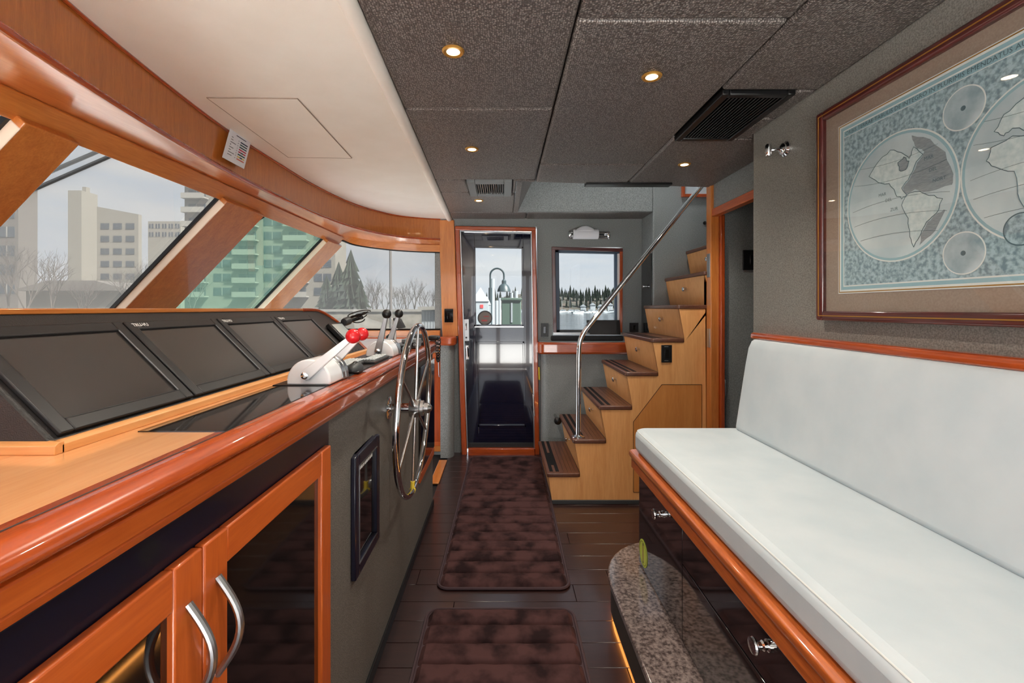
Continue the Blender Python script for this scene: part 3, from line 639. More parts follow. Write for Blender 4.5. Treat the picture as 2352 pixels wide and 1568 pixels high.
# ================================================================ throttle sets
def throttle(y0, lean, knob, label, kmat):
    t = thing('throttle', (-.486, y0 + .07, ZK + .003), label, 'throttle', 'engine throttle sets on the helm counter')
    r, cx, cz = .055, -.488, ZK + .012
    def drum(ya, yb, rr, name, mat, bev=.002):
        pts = [(cx + rr * cos(radians(a)), cz + rr * sin(radians(a))) for a in range(0, 181, 10)]
        pts = pts + [(cx - rr, ZK + .003), (cx + rr, ZK + .003)]
        return MB().prism(pts, 'y', ya, yb).build(name, mat, t, bevel=bev, seg=2)
    drum(y0, y0 + .088, r, 'housing', 'whitepaint', .004)
    drum(y0 + .088, y0 + .108, r + .0015, 'band', 'steel'); drum(y0 + .108, y0 + .113, r - .003, 'groove', 'darkgrey'); drum(y0 + .113, y0 + .135, r + .0015, 'band', 'steel')
    piv = Vector((cx - .004, 0, ZK + .028))
    for i, (yy, kx) in enumerate(((y0 - .006, lean[0]), (y0 + .143, lean[1]))):
        top = Vector((kx[0], yy, kx[1])); bot = Vector((piv.x, yy, piv.z)); d = (top - bot).normalized(); n = Vector((d.z, 0, -d.x))
        def ring(c, w, th): return [c - n * w + Vector((0, -th, 0)), c + n * w + Vector((0, -th, 0)), c + n * w + Vector((0, th, 0)), c - n * w + Vector((0, th, 0))]
        lv = MB(); A = bot - d * .008; B = bot.lerp(top, .35); C_ = top
        rings = [ring(A, .011, .004), ring(bot, .014, .005), ring(B, .0115, .0065), ring(C_, .007, .006)]
        vs = [p for rg in rings for p in rg]; fs = [(0, 1, 2, 3), (12, 13, 14, 15)]
        for k in range(3):
            for j in range(4): fs.append((k * 4 + j, k * 4 + (j + 1) % 4, k * 4 + 4 + (j + 1) % 4, k * 4 + 4 + j))
        L_ = lv.add(vs, fs).build('lever', 'satin' if kmat == 'black' else 'whitepaint', t, bevel=.002)
        MB().sphere(top + d * .012, .0185, 22).build('knob', kmat, L_)
        MB().lathe([(.009, 0), (.009, .004), (.005, .006)], bot + Vector((0, -.005 if i == 0 else .005, 0)), (0, -1 if i == 0 else 1, 0), 14).build('pivot_bolt', 'chrome', L_)
    return t
throttle(1.147, ((-.383, 1.193), (-.406, 1.189)), .0185, 'white throttle drum with two red knobbed levers leaning aft', 'redball')
throttle(1.81, ((-.461, 1.236), (-.448, 1.236)), .0185, 'white throttle drum with two upright levers topped by black balls', 'black')

# ================================================================ counter clutter
def keypad(px, py, wy, dx, label, rot, rows, cols):
    p = PZ(px, py, ZK + .004); k = thing('keypad', p, label, 'keypad', 'black keypads on the helm counter')
    MB().box(p.x - dx, p.x + dx, p.y - wy, p.y + wy, p.z, p.z + .010).build('case', 'darkgrey', k, bevel=.003)
    b = MB()
    for i in range(rows):
        for j in range(cols):
            x = p.x - dx * .84 + 1.68 * dx * (i + .5) / rows; y = p.y - wy * .86 + 1.72 * wy * (j + .5) / cols
            b.box(x - .62 * dx / rows, x + .62 * dx / rows, y - .62 * wy / cols, y + .62 * wy / cols, p.z + .010, p.z + .016)
    b.build('keys', plain('pale_keys', rgb(196, 202, 204), .4), k, bevel=.0015, seg=1, kind='stuff')
keypad(800, 840, .11, .035, 'black keypad with rows of pale keys beside the red throttle knobs', 0, 5, 9)
keypad(862, 828, .10, .026, 'black keypad with pale keys nearest the varnished rail by the upright throttle', 0, 4, 8)
p = PZ(817, 853, ZK + .004)
ms = thing('computer_mouse', p, 'black computer mouse on the counter behind the red throttles', 'mouse')
MB().sphere((p.x, p.y, p.z + .008), .034, 24, (.62, 1.25, .62)).build('shell', 'darkgrey', ms)
MB().box(p.x - .022, p.x + .022, p.y - .042, p.y + .042, p.z, p.z + .006).build('base', 'black', ms, bevel=.006)
MB().sphere((p.x, p.y - .005, p.z + .024), .010, 14, (.8, 1.6, .8)).build('scroll_pad', 'black', ms)
# small chart display leaning on the end of the dash
gp = thing('chart_display', DP(.3, 1.93, .0), 'small black box display on the far slope of the dashboard', 'display')
def dslab(y0, y1, s0, s1, d0, d1, name, mat, par, bev=.003): return MB().hexa([DP(s0, y0, d0), DP(s0, y1, d0), DP(s1, y1, d0), DP(s1, y0, d0), DP(s0, y0, d1), DP(s0, y1, d1), DP(s1, y1, d1), DP(s1, y0, d1)]).build(name, mat, par, bevel=bev)
dslab(1.84, 1.985, .22, .62, .004, .022, 'case', 'black', gp)
dslab(1.855, 1.97, .27, .58, .022, .024, 'face', plain('pale_display_face', rgb(196, 206, 206), .2, coat=.4), gp, .001)
c = DP(.58, 1.985, .03); MB().lathe([(.016, 0), (.018, .01), (.018, .035), (.014, .04)], c, (.3, 1, .2), 16).build('plug', 'darkgrey', gp)
cb_ = thing('cable_bundle', c + Vector((.02, .06, 0)), 'tied bundle of thin black cable behind the red throttle knobs', 'cable')
for k in range(4):
    pts = []
    for i in range(26):
        a = i / 25 * 2 * pi
        pts.append(c + Vector((.03 + .03 * cos(a) * (1 + .2 * k), .05 + .05 * i / 25 + .01 * k, .012 + .016 * sin(a + k * .8) + .008 * k)))
    MB().tube(crom(pts, 2), .0026, 6).build('loop', 'black', cb_)
MB().tube([c + Vector((.0, .03, 0)), c + Vector((.05, .10, .02))], .008, 8).build('tie', 'black', cb_)
# white grille panel standing behind the keypads
p = PZ(815, 812, ZK + .004)
gr = thing('speaker_grille', p, 'small white perforated speaker plate behind the keypads', 'speaker')
q = [p + Vector((-.03, -.07, 0)), p + Vector((.02, -.07, .0)), p + Vector((.02, .09, .0)), p + Vector((-.03, .09, 0))]
MB().hexa(q + [p + Vector((-.055, -.07, .045)), p + Vector((-.045, -.07, .05)), p + Vector((-.045, .09, .05)), p + Vector((-.055, .09, .045))]).build('plate', 'whitepaint', gr, bevel=.003)
for i in range(3):
    for j in range(4):
        t0 = .25 + .22 * i; c = p + Vector((.02 - .065 * t0, -.05 + .04 * j, .05 * t0)) + Vector((.002, 0, .002))
        MB().sphere(c, .0035, 8).build('hole', 'black', gr)
# tablet on a stalk
p = PZ(905, 800, ZK); tb = thing('tablet_stand', p, 'grey tablet on a thin white stalk behind the upright throttle', 'tablet')
Yt = p.y; sp = [PY(908, 798, Yt), PY(907, 752, Yt)]
MB().tube(sp, .006, 10).build('stalk', 'whitepaint', tb)
MB().lathe([(.035, 0), (.035, .006), (.012, .012)], p, (0, 0, 1), 20).build('base', 'whitepaint', tb)
tq = [(901, 731), (918, 731), (930, 753), (912, 755)]
MB().quadbox([PY(a, b, Yt - .01) for a, b in tq], (.004, .012, .003)).build('screen', 'darkgrey', tb, bevel=.003)
MB().quadbox([PY(a, b, Yt + .0) for a, b in ((898, 730), (902, 731), (913, 756), (909, 756))], (0, .02, 0)).build('cradle', 'whitepaint', tb, bevel=.002)
p = PZ(898, 790, ZK); bb = thing('trackball', p, 'black ball in a low cup beside the tablet stalk', 'trackball')
MB().sphere(p + Vector((0, 0, .03)), .028, 18).build('ball', 'black', bb); MB().lathe([(.03, 0), (.03, .01), (.022, .014)], p, (0, 0, 1), 18).build('cup', 'darkgrey', bb)
# radios near the far end
for i, (px, py, lb) in enumerate(((925, 806, 'low dark radio box just past the upright throttle'), (950, 797, 'grey topped radio box midway to the console end'), (966, 790, 'low radio box with knobs at the far end of the console'))):
    p = PZ(px, py, ZK + .004); rd = thing('marine_radio', p, lb, 'radio', 'radios at the far end of the console')
    MB().box(p.x - .05, p.x + .03, p.y - .045, p.y + .045, p.z, p.z + .03 + .012 * i).build('case', 'darkgrey' if i != 1 else 'grey', rd, bevel=.004)
    MB().box(p.x - .045, p.x + .025, p.y - .049, p.y - .044, p.z + .006, p.z + .026).build('front', 'black', rd, bevel=.001)
    for j in range(3): MB().lathe([(.007, 0), (.006, .01)], (p.x - .03 + .022 * j, p.y - .049, p.z + .016), (0, -1, 0), 10).build('knob', 'grey', rd)
p = PZ(980, 788, ZK)
hs = thing('radio_handset', (-.44, 2.80, .9), 'black radio handset with coiled cord hanging off the console end', 'handset')
MB().box(-.45, -.385, 2.72, 2.82, ZK + .004, ZK + .03).build('handset', 'black', hs, bevel=.01, seg=3)
for k, xx in enumerate((-.392, -.372)):
    cp = []
    for i in range(150):
        t = i / 149; a = t * 2 * pi * 17
        z = ZK + .01 - .13 * sin(pi * t); y = 2.72 + .10 * t
        cp.append((xx + .009 * cos(a), y + .004 * sin(a), z + .009 * sin(a)))
    if k == 0: MB().tube(cp, .0028, 5).build('coiled_cord', 'black', hs)

# ================================================================ steering wheel
R_, yc, zc, xh = .322, 1.79, .880, -.343
wh = thing('steering_wheel', (xh, yc, zc - R_), 'large six spoked stainless steel steering wheel on the console face', 'steering wheel')
tilt = radians(2.0)
def WP(a, r, dx=0.0):
    z = r * sin(a); return Vector((xh + dx + z * math.tan(tilt) * 1.0, yc + r * cos(a), zc + z))
MB().tube([WP(2 * pi * i / 72, R_) for i in range(72)], .0115, 14, closed=True).build('rim', 'chrome', wh)
for k in range(6):
    a = pi / 2 + k * pi / 3
    sp_ = MB().tube([WP(a, .02), WP(a, R_ - .004)], [.0065, .0055], 10).build('spoke', 'steel', wh)
    if k == 3: MB().tube([WP(a, R_ - .036), WP(a, R_ - .010)], .0085, 10).build('yellow_tape', 'yellow', sp_)
a = -pi / 2; MB().tube([WP(a + t * .02, R_) for t in (-.9, 0, .9)], .0125, 12).build('tape_ring', 'yellow', wh)
MB().lathe([(.034, -.02), (.036, -.016), (.036, .018), (.030, .022), (.030, .034), (.02, .036), (.02, .052), (.012, .062), (.004, .066)], (xh, yc, zc), (1, 0, 0), 28).build('hub', 'steel', wh)
MB().lathe([(.019, 0), (.019, .10)], (XF, yc, zc), (1, 0, 0), 20).build('shaft', 'chrome', wh)
MB().lathe([(.045, 0), (.045, .006), (.03, .012)], (XF, yc, zc), (1, 0, 0), 24).build('flange', 'chrome', wh)
# ================================================================ STAIRS
st = thing('staircase', (.8, 3.3, 0), 'light timber staircase with dark grip treads and drawer risers', 'staircase')
NT = 8; XT = [.285 + .1695 * i for i in range(NT)]; ZT = [.200 + .2185 * i for i in range(NT)]; TD = .218; TH = .026
Y0, Y1 = YST, 3.69
poly = [(.322, .0)]
for i in range(6):
    poly += [(XT[i] + .014, ZT[i] - TH), (XT[i] + TD, ZT[i] - TH)]
    poly += [(XT[i] + TD, ZT[i])]
poly += [(XT[6] + .014, ZT[6] - TH), (1.325, ZT[6] - TH), (1.325, 0)]
MB().prism(poly, 'y', Y0 + .008, Y0 + .026).build('side_panel', 'stairZ', st, smooth=False)
for i in range(NT):
    x, z = XT[i], ZT[i]
    tr = MB().prism(rrect(x, x + TD, Y0, Y1, .016, 4), 'z', z - TH, z).build('tread', 'teakY', st, bevel=.006, seg=3)
    for a in (.022, .062): MB().box(x + a, x + a + .022, Y0 + .035, Y1 - .01, z, z + .0012).build('grip_strip', 'grip', tr)
    for a in (.112, .138, .164, .19): MB().box(x + a, x + a + .0022, Y0 + .03, Y1 - .01, z, z + .0006).build('caulk_line', 'black', tr)
    if i == 0: MB().box(x + .044, x + .062, Y0 + .16, Y0 + .42, z, z + .0014).build('grip_patch', 'grip', tr)
    xb, zb = (XT[i - 1] + TD, ZT[i - 1]) if i else (.322, .02)
    rs = MB().hexa([(xb, Y0 + .012, zb), (xb + .014, Y0 + .012, zb), (xb + .014, Y1, zb), (xb, Y1, zb), (x + .014, Y0 + .012, z - TH), (x + .028, Y0 + .012, z - TH), (x + .028, Y1, z - TH), (x + .014, Y1, z - TH)]).build('drawer', 'stairZ', st)
    if i:
        t = .62; c = Vector((xb + (x + .014 - xb) * t, 3.32, zb + (z - TH - zb) * t))
        MB().lathe([(.006, 0), (.006, .008), (.015, .014), (.017, .020), (.014, .026), (.004, .029)], c, (-1, 0, -.15), 16).build('knob', 'chrome', rs)
MB().prism([(.318, .0), (.318, .026), (1.32, .026), (1.32, .0)], 'y', Y0, Y0 + .010).build('base_strip', 'darkgrey', st, bevel=.002)
# access hatch with a cut corner
hp = [PY(a, b, Y0 + .007) for a, b in ((1455, 1130), (1612, 1130), (1612, 883), (1520, 883), (1455, 968))]
MB().prism([(p.x, p.z) for p in hp], 'y', Y0 + .0065, Y0 + .009).build('access_hatch', wood('hatch_wood', rgb(192, 120, 58), rgb(214, 146, 78), 'Z', coat=.25, rough=.42), st)
for a, b in zip(hp, hp[1:] + hp[:1]): MB().tube([a + Vector((0, -.0005, 0)), b + Vector((0, -.0005, 0))], .0016, 4).build('hatch_gap', 'seam', st)
a, b = PY(1519, 792, Y0 + .004), PY(1543, 832, Y0 + .004)
ol = thing('wall_socket', (a.x, a.y, b.z), 'black socket plate on the side of the staircase', 'socket')
MB().box(a.x, b.x, Y0 - .001, Y0 + .007, b.z, a.z).build('plate', 'black', ol, bevel=.002)
MB().box(a.x + .02, b.x - .02, Y0 - .004, Y0 + .002, b.z + .028, a.z - .028).build('socket_face', 'blackgloss', ol, bevel=.001)
for z in (a.z - .012, b.z + .010): MB().box(a.x + .018, b.x - .024, Y0 - .0016, Y0 - .0005, z, z + .0035).build('marking', 'grey', ol)

# ---- handrail
yr = 3.03; b0 = PZ(1328, 1003, ZT[1]); xr0, yr = b0.x, b0.y
T0 = PY(1330, 800, yr); T1 = PY(1345, 738, yr); T2 = PY(1590, 435, yr)
slope = (T2 - T1).normalized()
hr = thing('handrail', (xr0, yr, ZT[1]), 'polished steel handrail rising from the second step', 'handrail')
pts = [Vector((xr0, yr, ZT[1])), Vector((xr0 + .002, yr, .7)), Vector((T0.x - .002, yr, T0.z - .06))]
B0 = Vector((T0.x, yr, T0.z)); Bc = B0 + Vector((.002, 0, .075)); B1 = Bc + slope * .09
for i in range(9):
    t = i / 8; pts.append(B0 * (1 - t) ** 2 + Bc * 2 * t * (1 - t) + B1 * t * t)
pts += [Bc + slope * .5, Bc + slope * 1.45]
MB().tube(pts, .0165, 16).build('tube', 'chrome', hr)
MB().lathe([(.042, 0), (.042, .004), (.024, .010), (.018, .016)], (xr0, yr, ZT[1]), (0, 0, 1), 24).build('base_flange', 'chrome', hr)
p = PY(1281, 966, 3.66); ds = thing('door_stop', p, 'small black round door stop at the far end of the second step', 'door stop')
MB().lathe([(.028, 0), (.03, .01), (.03, .03), (.014, .04)], p + Vector((0, .02, 0)), (0, -1, 0), 18).build('bumper', 'black', ds); MB().lathe([(.012, 0), (.012, .18)], p + Vector((0, 0.02, 0)), (0, 1, 0), 12).build('stem', 'steel', ds)
p = PY(1621, 511, 3.68); hk = thing('coat_hook', p, 'small dark hook on the wall above the upper steps', 'hook')
MB().lathe([(.014, 0), (.014, .006)], p + Vector((0, .02, 0)), (0, -1, 0), 14).build('rose', 'black', hk); MB().tube([p + Vector((0, .015, 0)), p + Vector((0, -.03, -.01)), p + Vector((0, -.035, .02))], .005, 8).build('prong', 'black', hk)
# framed panel at the top of the stairs
w4 = thing('window_4', (1.6, 3.7, 2.15), 'small timber framed pane high above the stairs', None, None, 'structure')
a = PY(1565, 453, 3.69); MB().box(a.x, a.x + .025, 3.675, 3.70, a.z, a.z + .45).build('frame_side', 'redZ', w4, bevel=.003); MB().box(a.x + .40, a.x + .425, 3.675, 3.70, a.z, a.z + .45).build('frame_side', 'redZ', w4, bevel=.003)
MB().box(a.x + .025, a.x + .40, 3.675, 3.70, a.z, a.z + .025).build('frame_sill', 'redX', w4, bevel=.003); MB().box(a.x + .025, a.x + .40, 3.675, 3.70, a.z + .425, a.z + .45).build('frame_head', 'redX', w4, bevel=.003)
MB().box(a.x + .025, a.x + .40, 3.692, 3.698, a.z + .025, a.z + .425).build('pane', plain('frosted_pane', rgb(190, 200, 206), .3), w4)
a, b = PZ(1342, 426, ZC), PZ(1527, 432, ZC)
MB().box(a.x, b.x, 2.835, 2.90, ZC - .012, ZC + .02).build('hatch_track', 'black', None, bevel=.002, label='black sliding hatch track under the edge of the stair opening', cat='track')

# ================================================================ SETTEE
XS = .595; ys0, ys1 = -.55, 1.965
se = thing('settee', (.85, .8, .178), 'long white upholstered settee on black glossy drawers', 'sofa')
MB().box(XS, 1.128, ys0, ys1, .178, .62).build('carcass', 'blackgloss', se, bevel=.002)
def dfront(y0, y1, z0, z1, knobs, name='drawer'):
    f = MB().box(XS - .010, XS - .0005, y0 + .0015, y1 - .0015, z0 + .0015, z1 - .0015).build(name, 'drawer', se, bevel=.0015)
    for y, z in knobs:
        MB().lathe([(.013, 0), (.013, .004), (.009, .006), (.009, .012), (.011, .014), (.008, .018), (.008, .024), (.016, .030), (.0185, .034), (.017, .038), (.006, .040)], (XS - .010, y, z), (-1, 0, 0), 20).build('knob', 'chrome', f)
dfront(1.491, 1.965, .182, .60, [(1.666, .521)], 'door')
for y0_, y1_ in ((.78, 1.491), (.07, .78), (-.55, .07)):
    dfront(y0_, y1_, .437, .60, [(y0_ + .225 if y0_ > .5 else y0_ + .35, .529)]); dfront(y0_, y1_, .182, .435, [(y0_ + .35, .30)] if y0_ < .5 else [])
prof = [(.566, .600), (.560, .605), (.560, .632), (.566, .640), (.580, .648), (.60, .650), (1.12, .650), (1.12, .600)]
prof = [(.574, .565), (.570, .568), (.570, .612), (.563, .616), (.558, .626), (.560, .638), (.570, .645), (.60, .647), (1.12, .647), (1.12, .565)]
MB().prism(prof, 'y', ys0, 2.03).build('front_rail', 'oak', se, angle=50, bevel=.002)
poly = rrect(.572, 1.05, ys0, 2.02, .055, 6, (0, 1, 0, 0))
cu = MB().prism(poly, 'z', .647, .748).build('seat_cushion', 'cushion', se, bevel=.028, seg=4)
def pip(off, z): return [(.572 + off, ys0, z)] + [(.572 + off, y, z) for y in (.3, 1.0, 1.7, 1.93)] + [(.572 + .055 - (.055 - off) * cos(radians(a)), 1.965 + (.055 - off) * sin(radians(a)), z) for a in range(15, 91, 15)] + [(.9, 2.02 - off, z)]
MB().tube(pip(.0082, .7400), .0019, 6).build('piping', 'cushion2', cu)
bp_ = [(1.0, .742), (1.012, .82), (1.045, 1.03), (1.058, 1.10), (1.072, 1.130), (1.092, 1.142), (1.118, 1.140), (1.127, 1.12), (1.127, .742)]
MB().prism(bp_, 'y', ys0, 1.985).build('backrest', 'cushion', se, bevel=.022, seg=4, angle=60)
MB().prism([(1.082, 1.138), (1.082, 1.158), (1.09, 1.166), (1.128, 1.166), (1.128, 1.138)], 'y', ys0, 2.0).build('cap_rail', 'redY', se, bevel=.006, seg=3)
c = Vector((XS - .0108, 1.902, .252)); sk = MB().lathe([(.054, 0), (.054, .0008)], c, (-1, 0, 0), 32).build('round_sticker', 'limestick', se)
MB().lathe([(.045, 0), (.0475, 0), (.0475, .0006), (.045, .0006), (.045, 0)], c + Vector((-.001, 0, 0)), (-1, 0, 0), 32).build('sticker_ring', plain('olive_ink', rgb(120, 130, 50), .5), sk)
MB().box(c.x - .0018, c.x - .0009, c.y - .004, c.y + .004, c.z - .034, c.z + .032).build('sticker_mark', plain('red_brown_ink', rgb(150, 110, 80), .5), sk)
MB().sphere((c.x - .001, c.y, c.z + .036), .006, 10, (.2, 1, 1)).sphere((c.x - .001, c.y, c.z - .036), .006, 10, (.2, 1, 1)).build('sticker_dots', 'black', sk)

# ---- granite topped step in front of the settee
sp = thing('step_platform', (.6, .8, 0), 'granite topped step with a rounded end in front of the settee', 'step')
def plat(x0, off):
    P = [(1.12, -.6), (x0, -.6), (x0, 1.80)]
    cx_, r = x0 + .30 - off * 0, .30
    for a in range(0, 91, 10): P.append((x0 + r - r * cos(radians(a)), 1.82 + (2.155 - off - 1.82) * sin(radians(a))))
    P += [(1.12, 2.155 - off)]; return P
MB().prism(plat(.428, 0), 'z', .15, .178).build('granite_top', 'granite', sp, bevel=.006, seg=3)
MB().prism(plat(.438, .012), 'z', .03, .15).build('plinth', 'kick', sp, bevel=.002)
MB().prism(plat(.455, .03), 'z', 0, .03).build('toe_recess', 'kick', sp)
P = plat(.449, .022)[1:]; MB().tube([(x, y, .016) for x, y in P[:-1]], .0045, 6).build('led_strip', 'led', sp)

# ================================================================ RUGS
def rug(y0, y1, x0, x1, skew, label, nr):
    r = thing('rug', ((x0 + x1) / 2, (y0 + y1) / 2, .001), label, 'rug', 'brown quilted runner rugs')
    def sx(x, y): return x + skew * (y - y0)
    NX, per = 26, 14; NY = nr * per
    def hgt(u, v):
        ph = (v * nr) % 1.0; rib = 1 - abs(2 * ph - 1) ** 7
        ed = min(1.0, min(u, 1 - u) / .03) ** .5 * min(1.0, min(v, 1 - v) * nr / .25) ** .5
        return .004 + .024 * rib * ed
    R = .045; W_ = x1 - x0; L_ = y1 - y0
    def fn(u, v):
        y = y0 + v * L_; e = min(v, 1 - v) * L_; ins = 0
        if e < R: ins = R - sqrt(max(R * R - (R - e) ** 2, 0))
        x = x0 + ins + u * (W_ - 2 * ins)
        return (sx(x, y), y, hgt(u, v) + .0012 * sin(37 * u + 91 * v))
    MB().grid(NX, NY, fn).build('plush_top', 'rug', r, angle=42)
    pl_ = rrect(x0 - .006, x1 + .006, y0 - .006, y1 + .006, .05, 6)
    MB().prism([(sx(a, b), b) for a, b in pl_], 'z', .001, .008).build('backing', 'rugedge', r, bevel=.003)
    MB().tube([(sx(a, b), b, .008) for a, b in pl_], .0065, 6, closed=True).build('binding', 'rugedge', r)
rug(2.065, 3.86, -.292, .298, .012, 'brown quilted plush runner rug reaching to the navy door', 18)
rug(.12, 1.912, -.306, .286, 0, 'brown quilted plush runner rug lying short of the one at the door', 18)

# ================================================================ CEILING FITTINGS
dl_labels = ['lit round downlight in the panel closest to the cream headliner, well short of the grille', 'lit round downlight in the wide middle ceiling panel', 'lit round downlight just short of the small grey air vent', 'lit round downlight between the small grey air vent and the navy door', 'lit round downlight between the black air grille and the stairs']
def downlight(p, label, power):
    d_ = thing('downlight', p, label, 'downlight', 'recessed ceiling downlights')
    MB().lathe([(.020, -.004), (.030, -.006), (.034, -.002), (.034, .002), (.020, .002), (.020, -.004)], p, (0, 0, 1), 28).build('trim_ring', 'gold', d_)
    MB().lathe([(.021, 0), (.021, .002)], p + Vector((0, 0, -.003)), (0, 0, 1), 24).build('lamp_face', 'bulb', d_)
    l = bpy.data.lights.new('downlight_beam', 'SPOT'); l.energy = power; l.spot_size = radians(130); l.spot_blend = .8; l.shadow_soft_size = .03; l.color = (1, .91, .78)
    lo = bpy.data.objects.new('downlight_beam', l); COL.objects.link(lo); lo.parent = d_; lo.location = (0, 0, -.012)
for (px, py), lb in zip(((1041, 117), (1497, 175), (1084, 342), (1100, 460), (1572, 377)), dl_labels): downlight(PZ(px, py, ZC), lb, DOWNLIGHT)
downlight(Vector((-.13, .30, ZC)), 'added unseen downlight over the gangway behind the camera', DOWNLIGHT)  # this one and the next are added out of view for extra light
downlight(Vector((.50, .35, ZC)), 'added unseen downlight over the settee behind the camera', DOWNLIGHT)
# unseen dome light added high up to brighten the stairwell walls
dm = thing('stair_fill_light', (1.1, 3.3, 3.42), 'added unseen dome light brightening the stairwell', 'lamp')
MB().lathe([(.10, 0), (.10, -.01), (.085, -.035), (.05, -.05), (.005, -.055)], (1.1, 3.3, 3.45), (0, 0, 1), 24).build('diffuser', plain('fill_light_diffuser', rgb(250, 250, 245), .5, emit=(1, .96, .9, 1), estr=3), dm)
l = bpy.data.lights.new('stair_fill_glow', 'POINT'); l.energy = 16; l.shadow_soft_size = .1; lo = bpy.data.objects.new('stair_fill_glow', l); COL.objects.link(lo); lo.parent = dm; lo.location = (0, 0, -.12)

def vent(x0, x1, y0, y1, label, mat, n, along, rim, mat2):
    v = thing('air_vent', ((x0 + x1) / 2, (y0 + y1) / 2, ZC), label, 'air vent')
    z0, z1 = ZC - .012, ZC + .012
    MB().box(x0, x0 + rim, y0, y1, z0, z1).build('frame', mat, v, bevel=.004); MB().box(x1 - rim, x1, y0, y1, z0, z1).build('frame', mat, v, bevel=.004)
    MB().box(x0 + rim, x1 - rim, y0, y0 + rim, z0, z1).build('frame', mat, v, bevel=.004); MB().box(x0 + rim, x1 - rim, y1 - rim, y1, z0, z1).build('frame', mat, v, bevel=.004)
    MB().box(x0 + .005, x1 - .005, y0 + .005, y1 - .005, ZC + .012, ZC + .03).build('backing', 'black', v)
    for k in range(n):
        t = (k + .5) / n
        if along == 'y':
            x = x0 + rim + (x1 - x0 - 2 * rim) * t
            MB().hexa([(x - .006, y0 + rim, ZC - .006), (x - .003, y0 + rim, ZC - .008), (x - .003, y1 - rim, ZC - .008), (x - .006, y1 - rim, ZC - .006), (x + .003, y0 + rim, ZC + .010), (x + .006, y0 + rim, ZC + .008), (x + .006, y1 - rim, ZC + .008), (x + .003, y1 - rim, ZC + .010)]).build('slat', mat2, v)
vent(.79, 1.055, 1.645, 2.105, 'large black slatted air grille by the wall above the settee', 'black', 15, 'y', .028, 'bezel')
vent(-.222, .058, 2.785, 3.145, 'small grey slatted air vent in the ceiling before the door', 'grey', 13, 'y', .05, 'satin')

# ---- chart card on the fascia
cp0 = [(518, 290), (566, 322), (549, 388), (498, 361)]
def on_fascia(px, py, d=.0):   # ray against the fascia curve
    best = None
    u = (px - CX) / F
    for (xa, ya), (xb, yb) in zip(FP[:-1], FP[1:]):
        fa_, fb_ = xa - u * ya, xb - u * yb
        if fa_ * fb_ <= 0:
            t = fa_ / (fa_ - fb_); x, y = xa + (xb - xa) * t, ya + (yb - ya) * t
            return Vector((x + d, y, H - (py - CY) * y / F))
cc = [on_fascia(a, b, .022) for a, b in cp0]
card = MB().quadbox(cc, (.0015, 0, 0)).build('flag_card', 'paper', None, label='white card with coloured bars taped to the curved fascia', cat='card')
def cardp(u, v): return cc[0].lerp(cc[1], u).lerp(cc[3].lerp(cc[2], u), v) + Vector((.0018, 0, 0))
def cardbar(u0, u1, v0, v1, mat): MB().quadbox([cardp(u0, v0), cardp(u1, v0), cardp(u1, v1), cardp(u0, v1)], (.0006, 0, 0)).build('printed_bar', mat, card)
M['ink_n'] = plain('navy_ink', rgb(22, 44, 74), .6); M['ink_g'] = plain('green_ink', rgb(20, 70, 70), .6); M['ink_r'] = plain('red_ink', rgb(190, 30, 60), .6); M['ink_y'] = plain('yellow_ink', rgb(226, 196, 90), .6); M['ink_o'] = plain('orange_ink', rgb(214, 110, 90), .6); M['ink_k'] = plain('grey_ink', rgb(90, 92, 104), .6)
rows = ['n', 'g', 'g', 'r', 'rgr', 'g', 'yny', 'o']
for k, rr in enumerate(rows):
    v0 = .26 + k * .078
    for j, ch in enumerate(rr):
        a = .56 + .34 * j / len(rr); cardbar(a, .56 + .34 * (j + 1) / len(rr), v0, v0 + .036, 'ink_' + ch)
    cardbar(.46, .485, v0 + .005, v0 + .022, 'ink_k'); cardbar(.14, .14 + (.07, .09, .24, .05, .18, .09, .26, .18)[k], v0 + .002, v0 + .018, 'ink_k')
cardbar(.32, .78, .14, .165, 'ink_k')

# ---- switches and sockets
def plate_Y(px0, py0, px1, py1, Y, label, mat, cat='switch', name='light_switch'):
    a, b = PY(px0, py0, Y), PY(px1, py1, Y); s = thing(name, (a.x, Y, b.z), label, cat)
    MB().box(a.x, b.x, Y - .008, Y + .004, b.z, a.z).build('plate', mat, s, bevel=.002)
    w_, h_ = b.x - a.x, a.z - b.z
    MB().box(a.x + w_ * .33, b.x - w_ * .33, Y - .014, Y - .006, b.z + h_ * .25, a.z - h_ * .25).build('rocker', 'blackgloss', s, bevel=.002)
    return s
plate_Y(1021, 709, 1041, 740, 3.978, 'black double switch on the timber pillar', 'blackgloss')
plate_Y(1242, 742, 1259, 773, 3.995, 'dark grey rocker switch plate on the wall between door and window', 'darkgrey')
plate_Y(1446, 741, 1466, 762, 3.995, 'black socket plate on the wall under the handrail', 'black', 'socket', 'wall_socket')
plate_Y(1706, 574, 1750, 620, 2.924, 'black switch panel inside the dark corridor', 'black')

